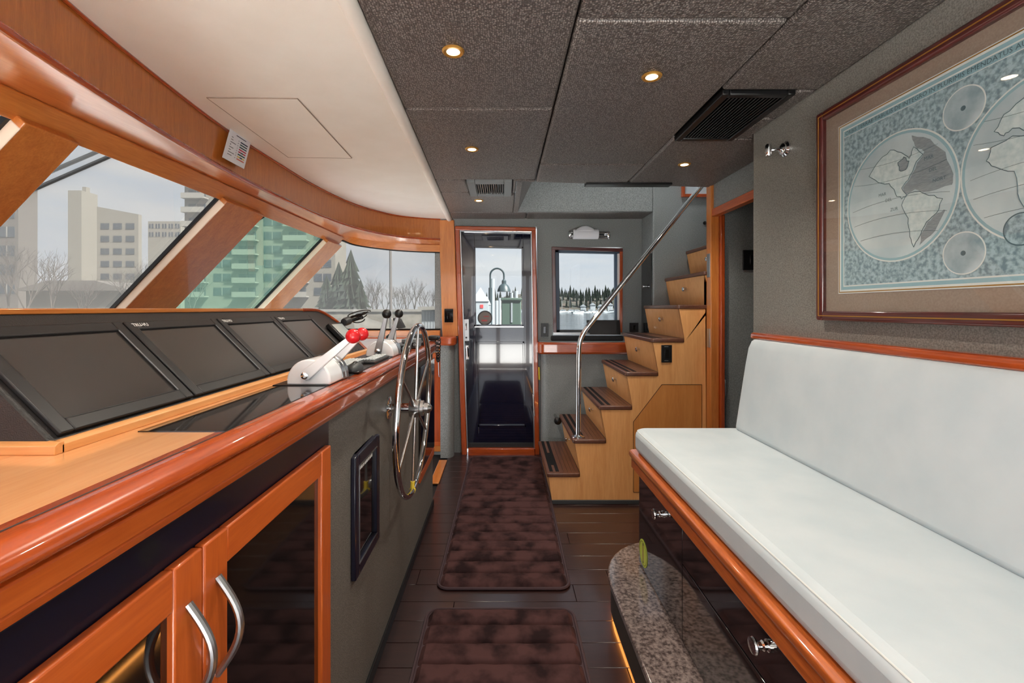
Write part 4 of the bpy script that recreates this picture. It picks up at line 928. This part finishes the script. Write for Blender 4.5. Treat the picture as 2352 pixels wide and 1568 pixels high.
# ---- paper towel roll on the wall above the side window
pa, pb = PY(1309, 538, 3.93), PY(1397, 540, 3.93)
tw = thing('towel_holder', (pa.x, 3.95, pa.z - .05), 'chrome wall holder above the side window', 'holder')
for p in (pa, pb): MB().lathe([(.030, 0), (.036, .008), (.036, .014), (.03, .02)], p + Vector((-.01, 0, 0)), (1, 0, 0), 22).build('end_disc', 'chrome', tw)
MB().tube([pa + Vector((0, 0, .018)), pb + Vector((0, 0, .018))], .008, 10).build('bar', 'chrome', tw); MB().tube([pa + Vector((0, 0, -.014)), pb + Vector((0, 0, -.014))], .010, 10).build('bar', 'chrome', tw)
MB().box(pa.x, pb.x, 3.965, 4.0, pa.z - .03, pa.z + .03).build('back_plate', 'chrome', tw, bevel=.004)
q0, q1 = PY(1316, 538, 3.93), PY(1374, 540, 3.93)
pt = MB().lathe([(.038, 0), (.042, .004), (.042, q1.x - q0.x - .004), (.038, q1.x - q0.x)], q0, (1, 0, 0), 26).build('paper_roll', 'paper', None, label='white paper roll on the chrome holder above the side window', cat='paper roll')
def flap(u, v):
    x = q0.x + .02 + u * (q1.x - q0.x - .05); b = sin(pi * u) ** .7
    return (x, 3.93 - .043 + .02 * v, q0.z + .02 + .042 * v * b + .01 * v)
MB().grid(12, 4, flap).build('loose_sheet', 'paper', pt, solid=.001)

# ---- laptop lying against the side window
a, b = PY(1352, 735, 3.955), PY(1425, 768, 3.955)
lt = thing('laptop', ((a.x + b.x) / 2, 3.95, b.z), 'black laptop standing on the window sill behind the handrail', 'laptop')
MB().hexa([(a.x, 3.955, b.z), (b.x, 3.955, b.z), (b.x, 3.985, b.z), (a.x, 3.985, b.z), (a.x - .01, 3.985, a.z), (b.x, 3.985, a.z), (b.x, 4.012, a.z), (a.x - .01, 4.012, a.z)]).build('lid', 'vinylblack', lt, bevel=.004)
MB().hexa([(b.x - .03, 3.945, b.z), (b.x, 3.945, b.z), (b.x, 3.957, b.z), (b.x - .03, 3.957, b.z), (b.x - .03, 3.977, a.z), (b.x, 3.977, a.z), (b.x, 3.987, a.z), (b.x - .03, 3.987, a.z)]).build('base', 'black', lt, bevel=.002)
MB().box(a.x - .02, a.x + .01, 3.955, 3.975, b.z, b.z + .012).build('hinge', 'grey', lt, bevel=.002)

# ---- chrome reading lamp on the settee wall
p = PX(1806, 342, XR); rl = thing('reading_lamp', p, 'small chrome reading lamp on the wall beside the framed map', 'lamp')
MB().lathe([(.030, 0), (.030, .006), (.022, .012), (.022, .018), (.012, .024)], p, (-1, 0, 0), 24).build('rose', 'chrome', rl)
MB().tube([p, p + Vector((-.06, .015, 0))], .006, 10).build('arm', 'chrome', rl)
e = p + Vector((-.062, .016, 0)); MB().lathe([(.010, -.024), (.012, -.02), (.012, .018), (.009, .024)], e, (0, 0, 1), 16).build('head', 'chrome', rl)
# ================================================================ FRAMED MAP
pc = thing('framed_map', (1.115, 1.113, 1.229), 'large framed antique double hemisphere map on the settee wall', 'picture')
fy0, fy1, fz0, fz1 = .622, 1.604, 1.229, 1.947; fw = .032
def fbar(y0, y1, z0, z1, mat, x0=1.096, nm='frame_bar', b=.007): return MB().box(x0, XR - .001, y0, y1, z0, z1).build(nm, mat, pc, bevel=b, seg=3)
fbar(fy1 - fw, fy1, fz0, fz1, 'maroonZ'); fbar(fy0, fy0 + fw, fz0, fz1, 'maroonZ'); fbar(fy0 + fw, fy1 - fw, fz1 - fw, fz1, 'maroonY'); fbar(fy0 + fw, fy1 - fw, fz0, fz0 + fw, 'maroonY')
def rect_line(y0, y1, z0, z1, t, x0, x1, mat, nm):
    MB().box(x0, x1, y0, y0 + t, z0, z1).box(x0, x1, y1 - t, y1, z0, z1).box(x0, x1, y0 + t, y1 - t, z0, z0 + t).box(x0, x1, y0 + t, y1 - t, z1 - t, z1).build(nm, mat, pc)
rect_line(fy0 + fw * .45, fy1 - fw * .45, fz0 + fw * .45, fz1 - fw * .45, .003, 1.0945, 1.10, 'gold', 'gold_line')
MB().box(1.112, 1.128, fy0 + fw - .004, fy1 - fw + .004, fz0 + fw - .004, fz1 - fw + .004).build('mount', 'mat', pc)
my0, my1, mz0, mz1 = .725, 1.501, 1.330, 1.857
M['pr_bg'] = two_tone('engraved_print_ground', rgb(118, 142, 152), rgb(172, 196, 203), 85, rough=.8, lo=.38, hi=.6, detail=7)
M['pr_blue'] = plain('print_pale_blue', rgb(150, 186, 196), .8); M['pr_white'] = plain('print_white', rgb(222, 226, 222), .8); M['pr_globe'] = two_tone('print_globe', rgb(178, 196, 202), rgb(206, 220, 222), 6, rough=.8)
M['pr_sea'] = two_tone('print_shaded_sea', rgb(128, 140, 146), rgb(150, 160, 164), 60, rough=.8, stretch=(1, 1, 6)); M['pr_ink'] = plain('print_ink', rgb(84, 108, 116), .8); M['pr_land'] = two_tone('print_land', rgb(186, 206, 208), rgb(214, 226, 226), 60, rough=.8)
M['pr_dial'] = two_tone('print_dial', rgb(126, 152, 162), rgb(206, 220, 224), 9, rough=.8)
rect_line(my0 - .012, my1 + .012, mz0 - .012, mz1 + .012, .012, 1.1105, 1.1125, 'pr_white', 'white_fillet')
rect_line(my0 - .009, my1 + .009, mz0 - .009, mz1 + .009, .003, 1.110, 1.1125, 'gold', 'gold_fillet')
pb_ = MB().box(1.1108, 1.113, my0, my1, mz0, mz1).build('print', 'pr_blue', pc)
def flatp(pts, lv, mat, nm): # pts (a right of print centre, b above) -> y = cy - a
    MB().prism([(1.113 - a, b) for a, b in pts], 'x', 1.1108 - .0003 * lv, 1.1111 - .0003 * (lv - 1)).build(nm, mat, pb_, smooth=False)
def disc(ca, cb, r, lv, mat, nm, n=56): flatp([(ca + r * cos(2 * pi * i / n), cb + r * sin(2 * pi * i / n)) for i in range(n)], lv, mat, nm)
hw = (my1 - my0) / 2
flatp([(-hw + .010, mz0 + .010), (hw - .010, mz0 + .010), (hw - .010, mz1 - .010), (-hw + .010, mz1 - .010)], 1, 'pr_white', 'white_border')
flatp([(-hw + .014, mz0 + .014), (hw - .014, mz0 + .014), (hw - .014, mz1 - .034), (-hw + .014, mz1 - .034)], 2, 'pr_bg', 'engraved_ground')
flatp([(-hw + .014, mz1 - .032), (hw - .014, mz1 - .032), (hw - .014, mz1 - .014), (-hw + .014, mz1 - .014)], 2, 'pr_blue', 'title_band')
HC = [(-.178, 1.584), (.186, 1.584)]; RG = .182
for i, (a, b) in enumerate(HC):
    disc(a, b, RG, 3, 'pr_white', 'globe_rim'); disc(a, b, RG - .004, 4, 'pr_blue', 'globe_rim'); disc(a, b, RG - .011, 5, 'pr_globe', 'globe')
for cb in (1.752, 1.403):
    disc(.012, cb, .052, 6, 'pr_white', 'dial_rim'); disc(.012, cb, .049, 7, 'pr_dial', 'dial'); disc(.012, cb, .006, 8, 'pr_ink', 'dial_centre')
disc(.135, 1.44, .036, 6, 'pr_ink', 'polar_disc'); disc(.135, 1.44, .033, 7, 'pr_bg', 'polar_disc')
RI = RG - .013
def land(i, P, mat, lv, outline=True, nm='land'):
    a, b = HC[i]; pts = []
    for k in range(len(P)):   # jagged coast
        (x0, y0_), (x1, y1_) = P[k], P[(k + 1) % len(P)]
        for t in (0, .33, .66):
            j = .018 if t else 0
            pts.append((x0 + (x1 - x0) * t + random.uniform(-j, j), y0_ + (y1_ - y0_) * t + random.uniform(-j, j)))
    pts = [(x / max(1, sqrt(x * x + y_ * y_)), y_ / max(1, sqrt(x * x + y_ * y_))) for x, y_ in pts]
    Q = [(a + RI * x, b + RI * y_) for x, y_ in pts]; flatp(Q, lv, mat, nm)
    if outline: MB().tube([(1.1108 - .0003 * lv - .0002, 1.113 - p, q_) for p, q_ in Q], .0009, 4, closed=True).build('coastline', 'pr_ink', pb_)
NA = [(-.55, .50), (-.35, .34), (-.12, .26), (.0, .06), (.12, -.06), (.22, -.02), (.12, .12), (.24, .22), (.36, .42), (.5, .55), (.34, .72), (.26, .56), (.12, .70), (-.1, .82), (-.35, .70)]
SA = [(.20, -.02), (.36, .0), (.60, -.12), (.82, -.22), (.72, -.42), (.56, -.52), (.46, -.70), (.34, -.88), (.27, -.70), (.24, -.40), (.12, -.16)]
land(0, [(.30, .92), (.62, .74), (.86, .46), (.98, .1), (.96, -.05), (.6, -.06), (.36, .04), (.2, .0), (.14, .12), (.26, .22), (.40, .45), (.52, .58), (.36, .72)], 'pr_sea', 6, False, 'shaded_sea')
land(0, [(.46, -.70), (.58, -.52), (.74, -.42), (.86, -.40), (.70, -.68), (.44, -.86)], 'pr_sea', 6, False, 'shaded_sea')
land(0, NA, 'pr_land', 7); land(0, SA, 'pr_land', 7); land(0, [(.08, .42), (.2, .40), (.26, .52), (.16, .62), (.05, .56)], 'pr_sea', 8, True, 'bay')
land(1, [(-.62, .50), (-.50, .40), (-.40, .46), (-.2, .36), (-.05, .40), (.1, .28), (.3, .3), (.5, .05), (.62, .2), (.8, .3), (.7, .6), (.4, .82), (.0, .86), (-.3, .78), (-.5, .68)], 'pr_land', 6)
land(1, [(-.66, .30), (-.4, .36), (-.1, .26), (-.02, .05), (.08, .05), (-.04, -.2), (-.1, -.5), (-.25, -.62), (-.34, -.4), (-.38, -.1), (-.6, .02), (-.72, .14)], 'pr_land', 6)
for i in range(2):
    a, b = HC[i]
    for t in (-.6, -.3, -.02, .3, .6): MB().tube([(1.1085, 1.113 - (a + RI * x), b + RI * (t + .10 * x * x * (1 if t > 0 else -1) - .04 * x)) for x in [sqrt(1 - t * t) * (k / 8 - 1) * .93 for k in range(17)]], .0004, 4).build('graticule', 'pr_ink', pb_)
def mtext(s, size, a, b, al='LEFT'): text(s, size, (1.1082, 1.113 - a, b), (0, -1, 0), (0, 0, 1), 'pr_ink', pb_, 'map_lettering', al)
mtext('ORBIS TERRAE TABULIS DE INTEGRO IN PLURIMIS EMENDATUS AUCTUS', .0172, -hw + .022, mz1 - .029)
a, b = HC[0]
for s, x, y_ in (('MAR', .52, .44), ('DEL', .60, .24), ('NORT', .66, .06), ('MAR', -.34, .08), ('DEL', -.2, -.04), ('ZUR', -.1, -.22)): mtext(s, .013, a + RI * x, b + RI * y_)
MB().add([(1.1015, fy0 + fw - .003, fz0 + fw - .003), (1.1015, fy1 - fw + .003, fz0 + fw - .003), (1.1015, fy1 - fw + .003, fz1 - fw + .003), (1.1015, fy0 + fw - .003, fz1 - fw + .003)], [(0, 1, 2, 3)]).build('glazing', 'gl_pic', pc)

# ================================================================ OUTSIDE
M['deck'] = plain('white_gelcoat', rgb(238, 240, 240), .35)
M['water'] = two_tone('harbour_water', rgb(34, 44, 50), rgb(48, 58, 64), .25, rough=.1, detail=4, bump=1.0, bdist=.6, stretch=(.25, 1, 1))
M['land'] = two_tone('quay_ground', rgb(86, 83, 78), rgb(98, 95, 90), .3, rough=.9)
M['hill'] = two_tone('wooded_hillside', rgb(30, 36, 29), rgb(58, 51, 44), .12, rough=.95, detail=8)
M['fir'] = two_tone('fir_needles', rgb(22, 33, 26), rgb(42, 55, 40), 3, rough=.95)
M['bark'] = plain('grey_brown_bark', rgb(58, 52, 48), .9)
M['beige'] = plain('beige_render', rgb(106, 103, 95), .8); M['taupe'] = plain('taupe_render', rgb(80, 76, 72), .8); M['dkglass'] = plain('building_glazing', rgb(46, 54, 62), .2); M['slab'] = plain('pale_concrete', rgb(122, 120, 114), .8)
M['hull'] = plain('boat_white', rgb(140, 146, 150), .4); M['mast'] = plain('mast_metal', rgb(130, 136, 140), .4); M['roofdk'] = plain('dark_roof', rgb(84, 80, 78), .8); M['stone'] = two_tone('seawall_stone', rgb(96, 92, 84), rgb(126, 122, 112), 1.2, rough=.9)
M['lampgreen'] = plain('dark_green_lamp_paint', rgb(28, 44, 48), .45); M['boxgreen'] = plain('green_locker_paint', rgb(58, 76, 66), .5); M['redsign'] = plain('red_notice', rgb(196, 50, 50), .5)
MB().prism([(-2.1, -1.5), (-2.1, 5.0), (-4.2, 4.4), (-6.5, 2.6), (-7.2, 1.7), (-6.5, .7), (-4.2, -1.0)], 'z', .90, .96).build('foredeck', 'deck', label='white foredeck of the yacht outside the windshield', kind='structure')
MB().box(-4, 7, -9, -1.7, -.14, -.06).build('side_deck', 'deck', label='added unseen white deck behind the rear windows, bouncing sunlight upward', kind='structure')  # unseen reflector, added to throw sunlight up onto the headliner
MB().box(-2.05, 2.7, 4.12, 6.3, -.14, -.06).build('side_deck', 'deck', label='white side deck outside the navy door', kind='structure')
wt = MB().grid(4, 4, lambda u, v: (-60 + 1260 * u, 7 + 900 * v, -3.0)).build('water', 'water', label='grey rippled harbour water', kind='stuff')
MB().prism([(-1200, -300), (-30, -300), (-30, 30), (-3, 43), (4, 60), (4, 900), (-1200, 900)], 'z', -4, -1.6).build('ground_quay', 'land', label='pale quay ground of the town', kind='structure')
# yacht bow wipers on the windshield
def wiper(px0, py0, px1, py1, gap, label):
    def hit(px, py):     # onto a plane just outside the windshield glass
        u, v = (px - CX) / F, -(py - CY) / F
        y = (-1.37 - .955 * (1.80 - H) - .05) / (u - .955 * v); return Vector((u * y, y, H + v * y))
    a, b = hit(px0, py0), hit(px1, py1); w_ = thing('windshield_wiper', b, label, 'wiper', 'pantograph wipers outside the windshield')
    for k in (0, gap): MB().tube([a + Vector((0, 0, -k)), b + Vector((0, 0, -k))], .007, 6).build('arm', 'black', w_)
    MB().tube([a, a + Vector((0, 0, -gap))], .012, 8).build('link', 'black', w_)
wiper(255, 335, 20, 435, .035, 'black twin arm wiper outside the wide hazy windshield pane')
wiper(640, 460, 480, 560, .04, 'black twin arm wiper outside the green tinted windshield pane')

# ---- buildings
def building(name, label, px0, px1, pytop, Y, depth, mat, floors, bays, balc=None, roof=None, base=-1.6):
    a, b = PY(px0, pytop, Y), PY(px1, pytop, Y); x0, x1, z1 = a.x, b.x, a.z
    o = thing(name, ((x0 + x1) / 2, Y + depth / 2, base), label, 'building', 'buildings of the waterfront town')
    MB().box(x0, x1, Y, Y + depth, base, z1).build('wall', mat, o)
    fh = 2.9; nf = floors; bw = (x1 - x0) / bays
    for f in range(nf):
        zt = z1 - .9 - f * fh
        for k in range(bays):
            c = x0 + (k + .5) * bw; m = MB().box(c - bw * .34, c + bw * .34, Y - .08, Y + .05, zt - 1.6, zt)
            wi = m.build('window', 'dkglass', o); 
            MB().box(c - .06, c + .06, Y - .14, Y - .08, zt - 1.6, zt).build('glazing_bar', 'slab', wi)
            if balc and k in balc:
                bl = MB().box(c - bw * .46, c + bw * .46, Y - 1.5, Y, zt - 2.0, zt - 1.75).build('balcony', 'slab', o)
                MB().box(c - bw * .46, c + bw * .46, Y - 1.5, Y - 1.44, zt - 1.75, zt - .9).build('balustrade', 'gl_bal' if 'gl_bal' in M else 'slab', bl)
    if roof: MB().box(x0 - .4, x1 + .4, Y - .4, Y + depth + .4, z1, z1 + .5).build('parapet', roof, o)
    return o
building('apartment_tower', 'dark apartment tower behind bare trees', -260, 42, 420, 70, 2.9, 'taupe', 6, 6, None, 'taupe')
tw_ = building('hotel_tower', 'beige slab tower with a lower sloping wing', 156, 187, 437, 105, 4.2, 'beige', 0, 1)
a, b = PY(222, 474, 109), PY(318, 492, 109)
MB().prism([(a.x, -1.6), (b.x, -1.6), (b.x, b.z), (a.x, a.z)], 'y', 109, 110).build('wing', 'beige', tw_)
for k in range(5):
    zt = a.z - 4 - 3.0 * k
    for j in range(3): MB().box(a.x + 1 + 3 * j, a.x + 3 + 3 * j, 108.9, 109.05, zt - 1.4, zt).build('window', 'dkglass', tw_)
p = PY(184, 437, 105); MB().box(p.x - .9, p.x, 106.5, 107.5, p.z, p.z + 1.2).build('chimney', 'beige', tw_)
building('condominium_block', 'pale condominium block with stacked balconies', 424, 770, 330, 95, 6.6, 'beige', 11, 6, (0, 2, 4), 'slab')
building('distant_block', 'low pale building seen far off between tower and condominium', 340, 415, 508, 160, 6, 'beige', 2, 5)
lr = thing('market_hall', PY(240, 640, 60), 'low market hall with a dark pitched roof below the tower', 'building', 'buildings of the waterfront town')
a, b, c = PY(60, 668, 60), PY(300, 668, 60), PY(180, 645, 60)
MB().box(a.x, b.x, 60, 64, -1.6, a.z).build('wall', 'beige', lr); MB().prism([(a.x - 1, a.z), (b.x + 1, b.z), (c.x + 3, c.z), (c.x - 3, c.z)], 'y', 59, 65).build('roof', 'taupe', lr)
sw = MB().box(-60, -2.2, 38, 39, -4, 1.0).build('seawall', 'stone', label='stone seawall below the bare trees', cat='seawall')
MB().box(-60, -2.1, 37.9, 39.2, 1.0, 1.2).build('coping', 'slab', sw)
bh = thing('boathouse', PY(1000, 760, 25), 'white boarded boathouse on the pier past the corner window', 'building')
a, b = PY(968, 712, 25), PY(1022, 706, 25)
MB().box(a.x, b.x + .8, 25, 30, -2.0, a.z).build('wall', 'hull', bh); MB().hexa([(a.x - .15, 24.7, a.z), (b.x + 1, 24.7, a.z + .05), (b.x + 1, 30.2, a.z + .05), (a.x - .15, 30.2, a.z), (a.x - .15, 24.7, a.z + .18), (b.x + 1, 24.7, a.z + .27), (b.x + 1, 30.2, a.z + .27), (a.x - .15, 30.2, a.z + .18)]).build('roof', 'slab', bh)
for k in range(14): MB().box(a.x + .02 + k * .16, a.x + .04 + k * .16, 24.985, 25.0, -2.0, a.z).build('board_joint', 'mast', bh)
MB().box(a.x - 2, b.x + 6, 24, 31, -3.4, -2.0).build('pier', 'land', label='concrete pier under the boathouse', cat='pier')
p = PY(899, 760, 20); pm = thing('flag_mast', (p.x, 20, -3), 'tall slim mast standing out in the harbour', 'mast')
MB().tube([(p.x, 20, -3), (p.x - .06, 20, 7)], [.075, .05], 8).build('pole', 'roofdk', pm); MB().lathe([(.12, 0), (.12, .25)], (p.x, 20, -3), (0, 0, 1), 10).build('foot', 'roofdk', pm)

# ---- trees
def conifer_mesh(seed, tiers=9, n=14):
    rnd = random.Random(seed); m = MB()
    for t in range(tiers):
        z0 = .12 + .80 * t / tiers; r0 = .24 * (1 - t / tiers) ** .8 + .015; top = z0 + .22
        vs = []; 
        for k in range(n * 2):
            a = pi * k / n + t * .37; rr = r0 * (rnd.uniform(.85, 1.2) if k % 2 == 0 else rnd.uniform(.4, .6)); vs.append((rr * cos(a), rr * sin(a), z0 - rnd.uniform(0, .04) * (k % 2 == 0)))
        vs.append((0, 0, min(top, 1.0))); N = n * 2
        m.add(vs, [(k, (k + 1) % N, N) for k in range(N)])
    return m
def bare_mesh(seed, depth=6):
    rnd = random.Random(seed); m = MB(); 
    def br(p, d, L, r, lv):
        q = p + d * L
        m.tube([p, p.lerp(q, .5) + Vector((rnd.uniform(-1, 1), rnd.uniform(-1, 1), 0)) * L * .06, q], [r, r * .82, r * .66], 4 if lv < 4 else 3)
        if lv >= depth: return
        for k in range(3 if lv < 3 else 2):
            a = rnd.uniform(0, 2 * pi); s = rnd.uniform(.35, .75)
            nd = (d + Vector((cos(a) * s, sin(a) * s, rnd.uniform(-.05, .25)))).normalized(); br(q, nd, L * rnd.uniform(.62, .82), r * .62, lv + 1)
    br(Vector((0, 0, 0)), Vector((0, 0, 1)), .22, .016, 0); return m
CON = [conifer_mesh(s) for s in (1, 2, 3)]; CONM = [c.mesh('fir_crown', Vector(), M['fir'], False) for c in CON]
BAR = [bare_mesh(s) for s in (4, 9, 21)]; BARM = [c.mesh('bare_branches', Vector(), M['bark'], False) for c in BAR]
TRK = MB().tube([(0, 0, -.02), (0, 0, .3)], [.022, .016], 6).mesh('fir_trunk', Vector(), M['bark'], True)
def conifer(x, y, z, h, k, label, group, sx=1.0):
    o = thing('conifer_tree', (x, y, z), label, 'tree', group); o.rotation_euler.z = random.uniform(0, 6)
    c = bpy.data.objects.new('crown', CONM[k % 3]); COL.objects.link(c); c.parent = o; c.scale = (h * sx, h * sx, h)
    t = bpy.data.objects.new('trunk', TRK); COL.objects.link(t); t.parent = o; t.scale = (h, h, h)
def bare(x, y, z, h, k, label, group):
    o = bpy.data.objects.new('bare_tree', BARM[k % 3]); COL.objects.link(o); o.location = (x, y, z); o.scale = (h * .7, h * .7, h); o.rotation_euler.z = random.uniform(0, 6); tag(o, label, 'tree', group)
for i, (px, py, Y) in enumerate(((806, 572, 62), (778, 600, 66), (750, 630, 70), (828, 640, 58))):
    p = PY(px, py, Y); conifer(p.x, Y, -1.6, p.z + 1.6, i, 'dark bushy conifer beside the condominium block', 'conifers by the condominium', 1.05)
for i, (px, py, Y) in enumerate(((848, 612, 75), (866, 598, 82), (885, 622, 78), (912, 628, 74), (935, 618, 80), (952, 606, 84), (970, 624, 78), (988, 632, 76), (1004, 650, 80), (925, 640, 66), (860, 640, 64))):
    p = PY(px, py, Y); bare(p.x, Y, -1.6, (p.z + 1.6) * 1.05, i, 'leafless tree above the stone seawall', 'bare trees above the seawall')
for i, (px, py, Y) in enumerate(((120, 500, 40), (60, 520, 44), (345, 520, 42), (300, 560, 38), (395, 545, 46), (190, 570, 36), (20, 480, 50), (440, 560, 44))):
    p = PY(px, py, Y); bare(p.x, Y, -1.6, (p.z + 1.6) * 1.05, i + 1, 'leafless street tree in front of the towers', 'bare trees in front of the towers')
# wooded hill across the water
def hz(x): return 15 + 7 * sin(x * .011 + .6) + 3 * sin(x * .05)
hill = MB().grid(60, 6, lambda u, v: (-60 + 460 * u, 470 + 130 * v, -3 + hz(-60 + 460 * u) * min(1, v * 3.2) * (.8 if v < .9 else 1.0))).build('ground_hill', 'hill', label='wooded brown hillside across the water', kind='structure')
for i in range(84):
    px = (1090 + 115 * i / 17 if i < 18 else 1272 + 150 * (i - 18) / 65) + random.uniform(-2, 2); Y = 482 + 19 * (i * 3 % 5) + random.uniform(0, 4); x = (px - CX) * Y / F
    v = (Y - 470) / 130; z = -3 + hz(x) * min(1, v * 3.2) * .8
    conifer(x, Y, z - 1, random.uniform(10, 17), i, 'dark fir tree on the hillside across the water', 'firs on the hillside', .62)
for i in range(10):
    px = 1340 + 9 * i + random.uniform(-2, 2); Y = 474 + 6 * (i % 2); bare((px - CX) * Y / F, Y, 0, random.uniform(10, 14), i, 'leafless tree low on the hillside', 'bare trees on the hillside')
# moored boats and shore houses
HULL = MB(); HULL.hexa([(-5, -1.4, 0), (4.2, -1.4, 0), (4.2, 1.4, 0), (-5, 1.4, 0), (-5.2, -1.7, 1.5), (6, -.3, 1.9), (6, .3, 1.9), (-5.2, 1.7, 1.5)]); HM = HULL.mesh('hull', Vector(), M['hull'], False)
CAB = MB().hexa([(-3.5, -1.1, 1.5), (2, -1.1, 1.6), (2, 1.1, 1.6), (-3.5, 1.1, 1.5), (-3.2, -.9, 3.1), (.8, -.9, 3.1), (.8, .9, 3.1), (-3.2, .9, 3.1)]).mesh('cabin', Vector(), M['hull'], False)
CWM = MB().box(-3.0, .9, -1.06, 1.06, 2.2, 2.8).mesh('cabin_windows', Vector(), M['dkglass'], False)
MSM = MB().tube([(0, 0, 1.5), (0, 0, 15)], .14, 6).mesh('mast', Vector(), M['mast'], False)
for i in range(22):
    px = 1092 + 15.5 * i + random.uniform(-4, 4); Y = 392 + 16 * (i * 2 % 5) + random.uniform(-2, 2); x = (px - CX) * Y / F
    o = thing('moored_boat', (x, Y, -3.0), 'white sailing boat moored below the wooded hill' if i % 3 else 'white motor boat moored below the wooded hill', 'boat', 'boats moored across the water'); o.rotation_euler.z = random.choice((0, pi)) + random.uniform(-.3, .3)
    for me in (HM, CAB, CWM) + ((MSM,) if i % 3 else ()):
        c = bpy.data.objects.new(me.name.split('.')[0], me); COL.objects.link(c); c.parent = o
for i, px in enumerate((1340, 1362, 1380, 1402)):
    Y = 460; x = (px - CX) * Y / F; h = thing('shore_house', (x, Y, -2), 'white gabled house on the far shore', 'house', 'houses on the far shore')
    MB().box(x - 2.6, x + 2.6, Y, Y + 4, -3, 3 + i % 2 * 1.5).build('wall', 'hull', h); z = 3 + i % 2 * 1.5; MB().prism([(x - 3, z), (x + 3, z), (x, z + 2.4)], 'y', Y - .5, Y + 4.5).build('roof', 'mast', h)
# dock seen through the door window
dk = MB().box(-3.5, 3.0, 8.5, 15.6, -2.6, -2.2).build('dock', 'land', label='floating dock alongside the yacht', cat='dock')
Yl = 14; p0, pt_ = PY(1126, 720, Yl), PY(1126, 632, Yl)
lpst = thing('dock_lamp', (p0.x, Yl, -2.2), 'dark green gooseneck dock lamp with a bell shade', 'lamp post')
lpst_pts = [(p0.x, Yl, -2.2), (p0.x, Yl, pt_.z)]; rr = .21; cx_ = p0.x + rr
lpst_pts += [(cx_ - rr * cos(radians(a)), Yl, pt_.z + rr * sin(radians(a))) for a in range(15, 181, 15)] + [(cx_ + rr, Yl, pt_.z - .15)]
MB().tube(lpst_pts, .028, 10).build('gooseneck', 'lampgreen', lpst); MB().tube([(p0.x, Yl, -2.2), (p0.x, Yl, 1.9)], .055, 10).build('pole', 'lampgreen', lpst)
e = Vector((cx_ + rr, Yl, pt_.z - .12)); MB().lathe([(.03, 0), (.07, -.05), (.07, -.14), (.14, -.20), (.19, -.30), (.21, -.38)], e, (0, 0, 1), 18).build('bell_shade', 'lampgreen', lpst)
for i, (px, py, w_, Y, lb) in enumerate(((1104, 692, 36, 11.0, 'taller white dock hut with a pointed roof'), (1119, 700, 16, 12.5, 'smaller white dock hut with a pointed roof'))):
    c = PY(px, py, Y); hw_ = w_ / 2 * Y / F; o = thing('dock_hut', (c.x, Y, -2.2), lb, 'hut')
    MB().box(c.x - hw_, c.x + hw_, Y - hw_, Y + hw_, -2.2, c.z).build('wall', 'hull', o); t_ = c.z + .34 - .1 * i
    MB().add([(c.x - hw_ * 1.1, Y - hw_ * 1.1, c.z), (c.x + hw_ * 1.1, Y - hw_ * 1.1, c.z), (c.x + hw_ * 1.1, Y + hw_ * 1.1, c.z), (c.x - hw_ * 1.1, Y + hw_ * 1.1, c.z), (c.x, Y, t_)], [(0, 1, 2, 3), (0, 1, 4), (1, 2, 4), (2, 3, 4), (3, 0, 4)]).build('roof', 'hull', o, smooth=False)
    if i == 0: MB().box(c.x + .0, c.x + .07, Y - hw_ - .01, Y - hw_, c.z - .16, c.z - .08).build('notice', 'redsign', o)
a, b = PY(1152, 684, 5.6), PY(1197, 748, 5.6)
gk = thing('deck_locker', ((a.x + b.x) / 2, 5.7, -.06), 'tall dark green locker on the side deck outside the door', 'locker')
MB().box(a.x, b.x, 5.6, 5.9, -.06, a.z).build('body', 'boxgreen', gk, bevel=.01); MB().box(a.x - .01, b.x + .01, 5.58, 5.92, a.z - .03, a.z).build('lid', 'boxgreen', gk, bevel=.006)
MB().box(a.x + .115, a.x + .135, 5.592, 5.6, a.z - .30, a.z - .06).build('worn_stripe', 'mast', gk)
for i, (px, y0_, Y) in enumerate(((1131, 640, 16), (1140, 690, 18), (1147, 684, 21), (1175, 672, 23), (1185, 668, 19))):
    p = PY(px, y0_, Y); MB().tube([(p.x, Y, -3.2), (p.x, Y, p.z)], [.09, .085], 10).build('mooring_pile', 'mast', None, label='pale mooring pile standing by the dock', cat='pile', group='mooring piles by the dock')
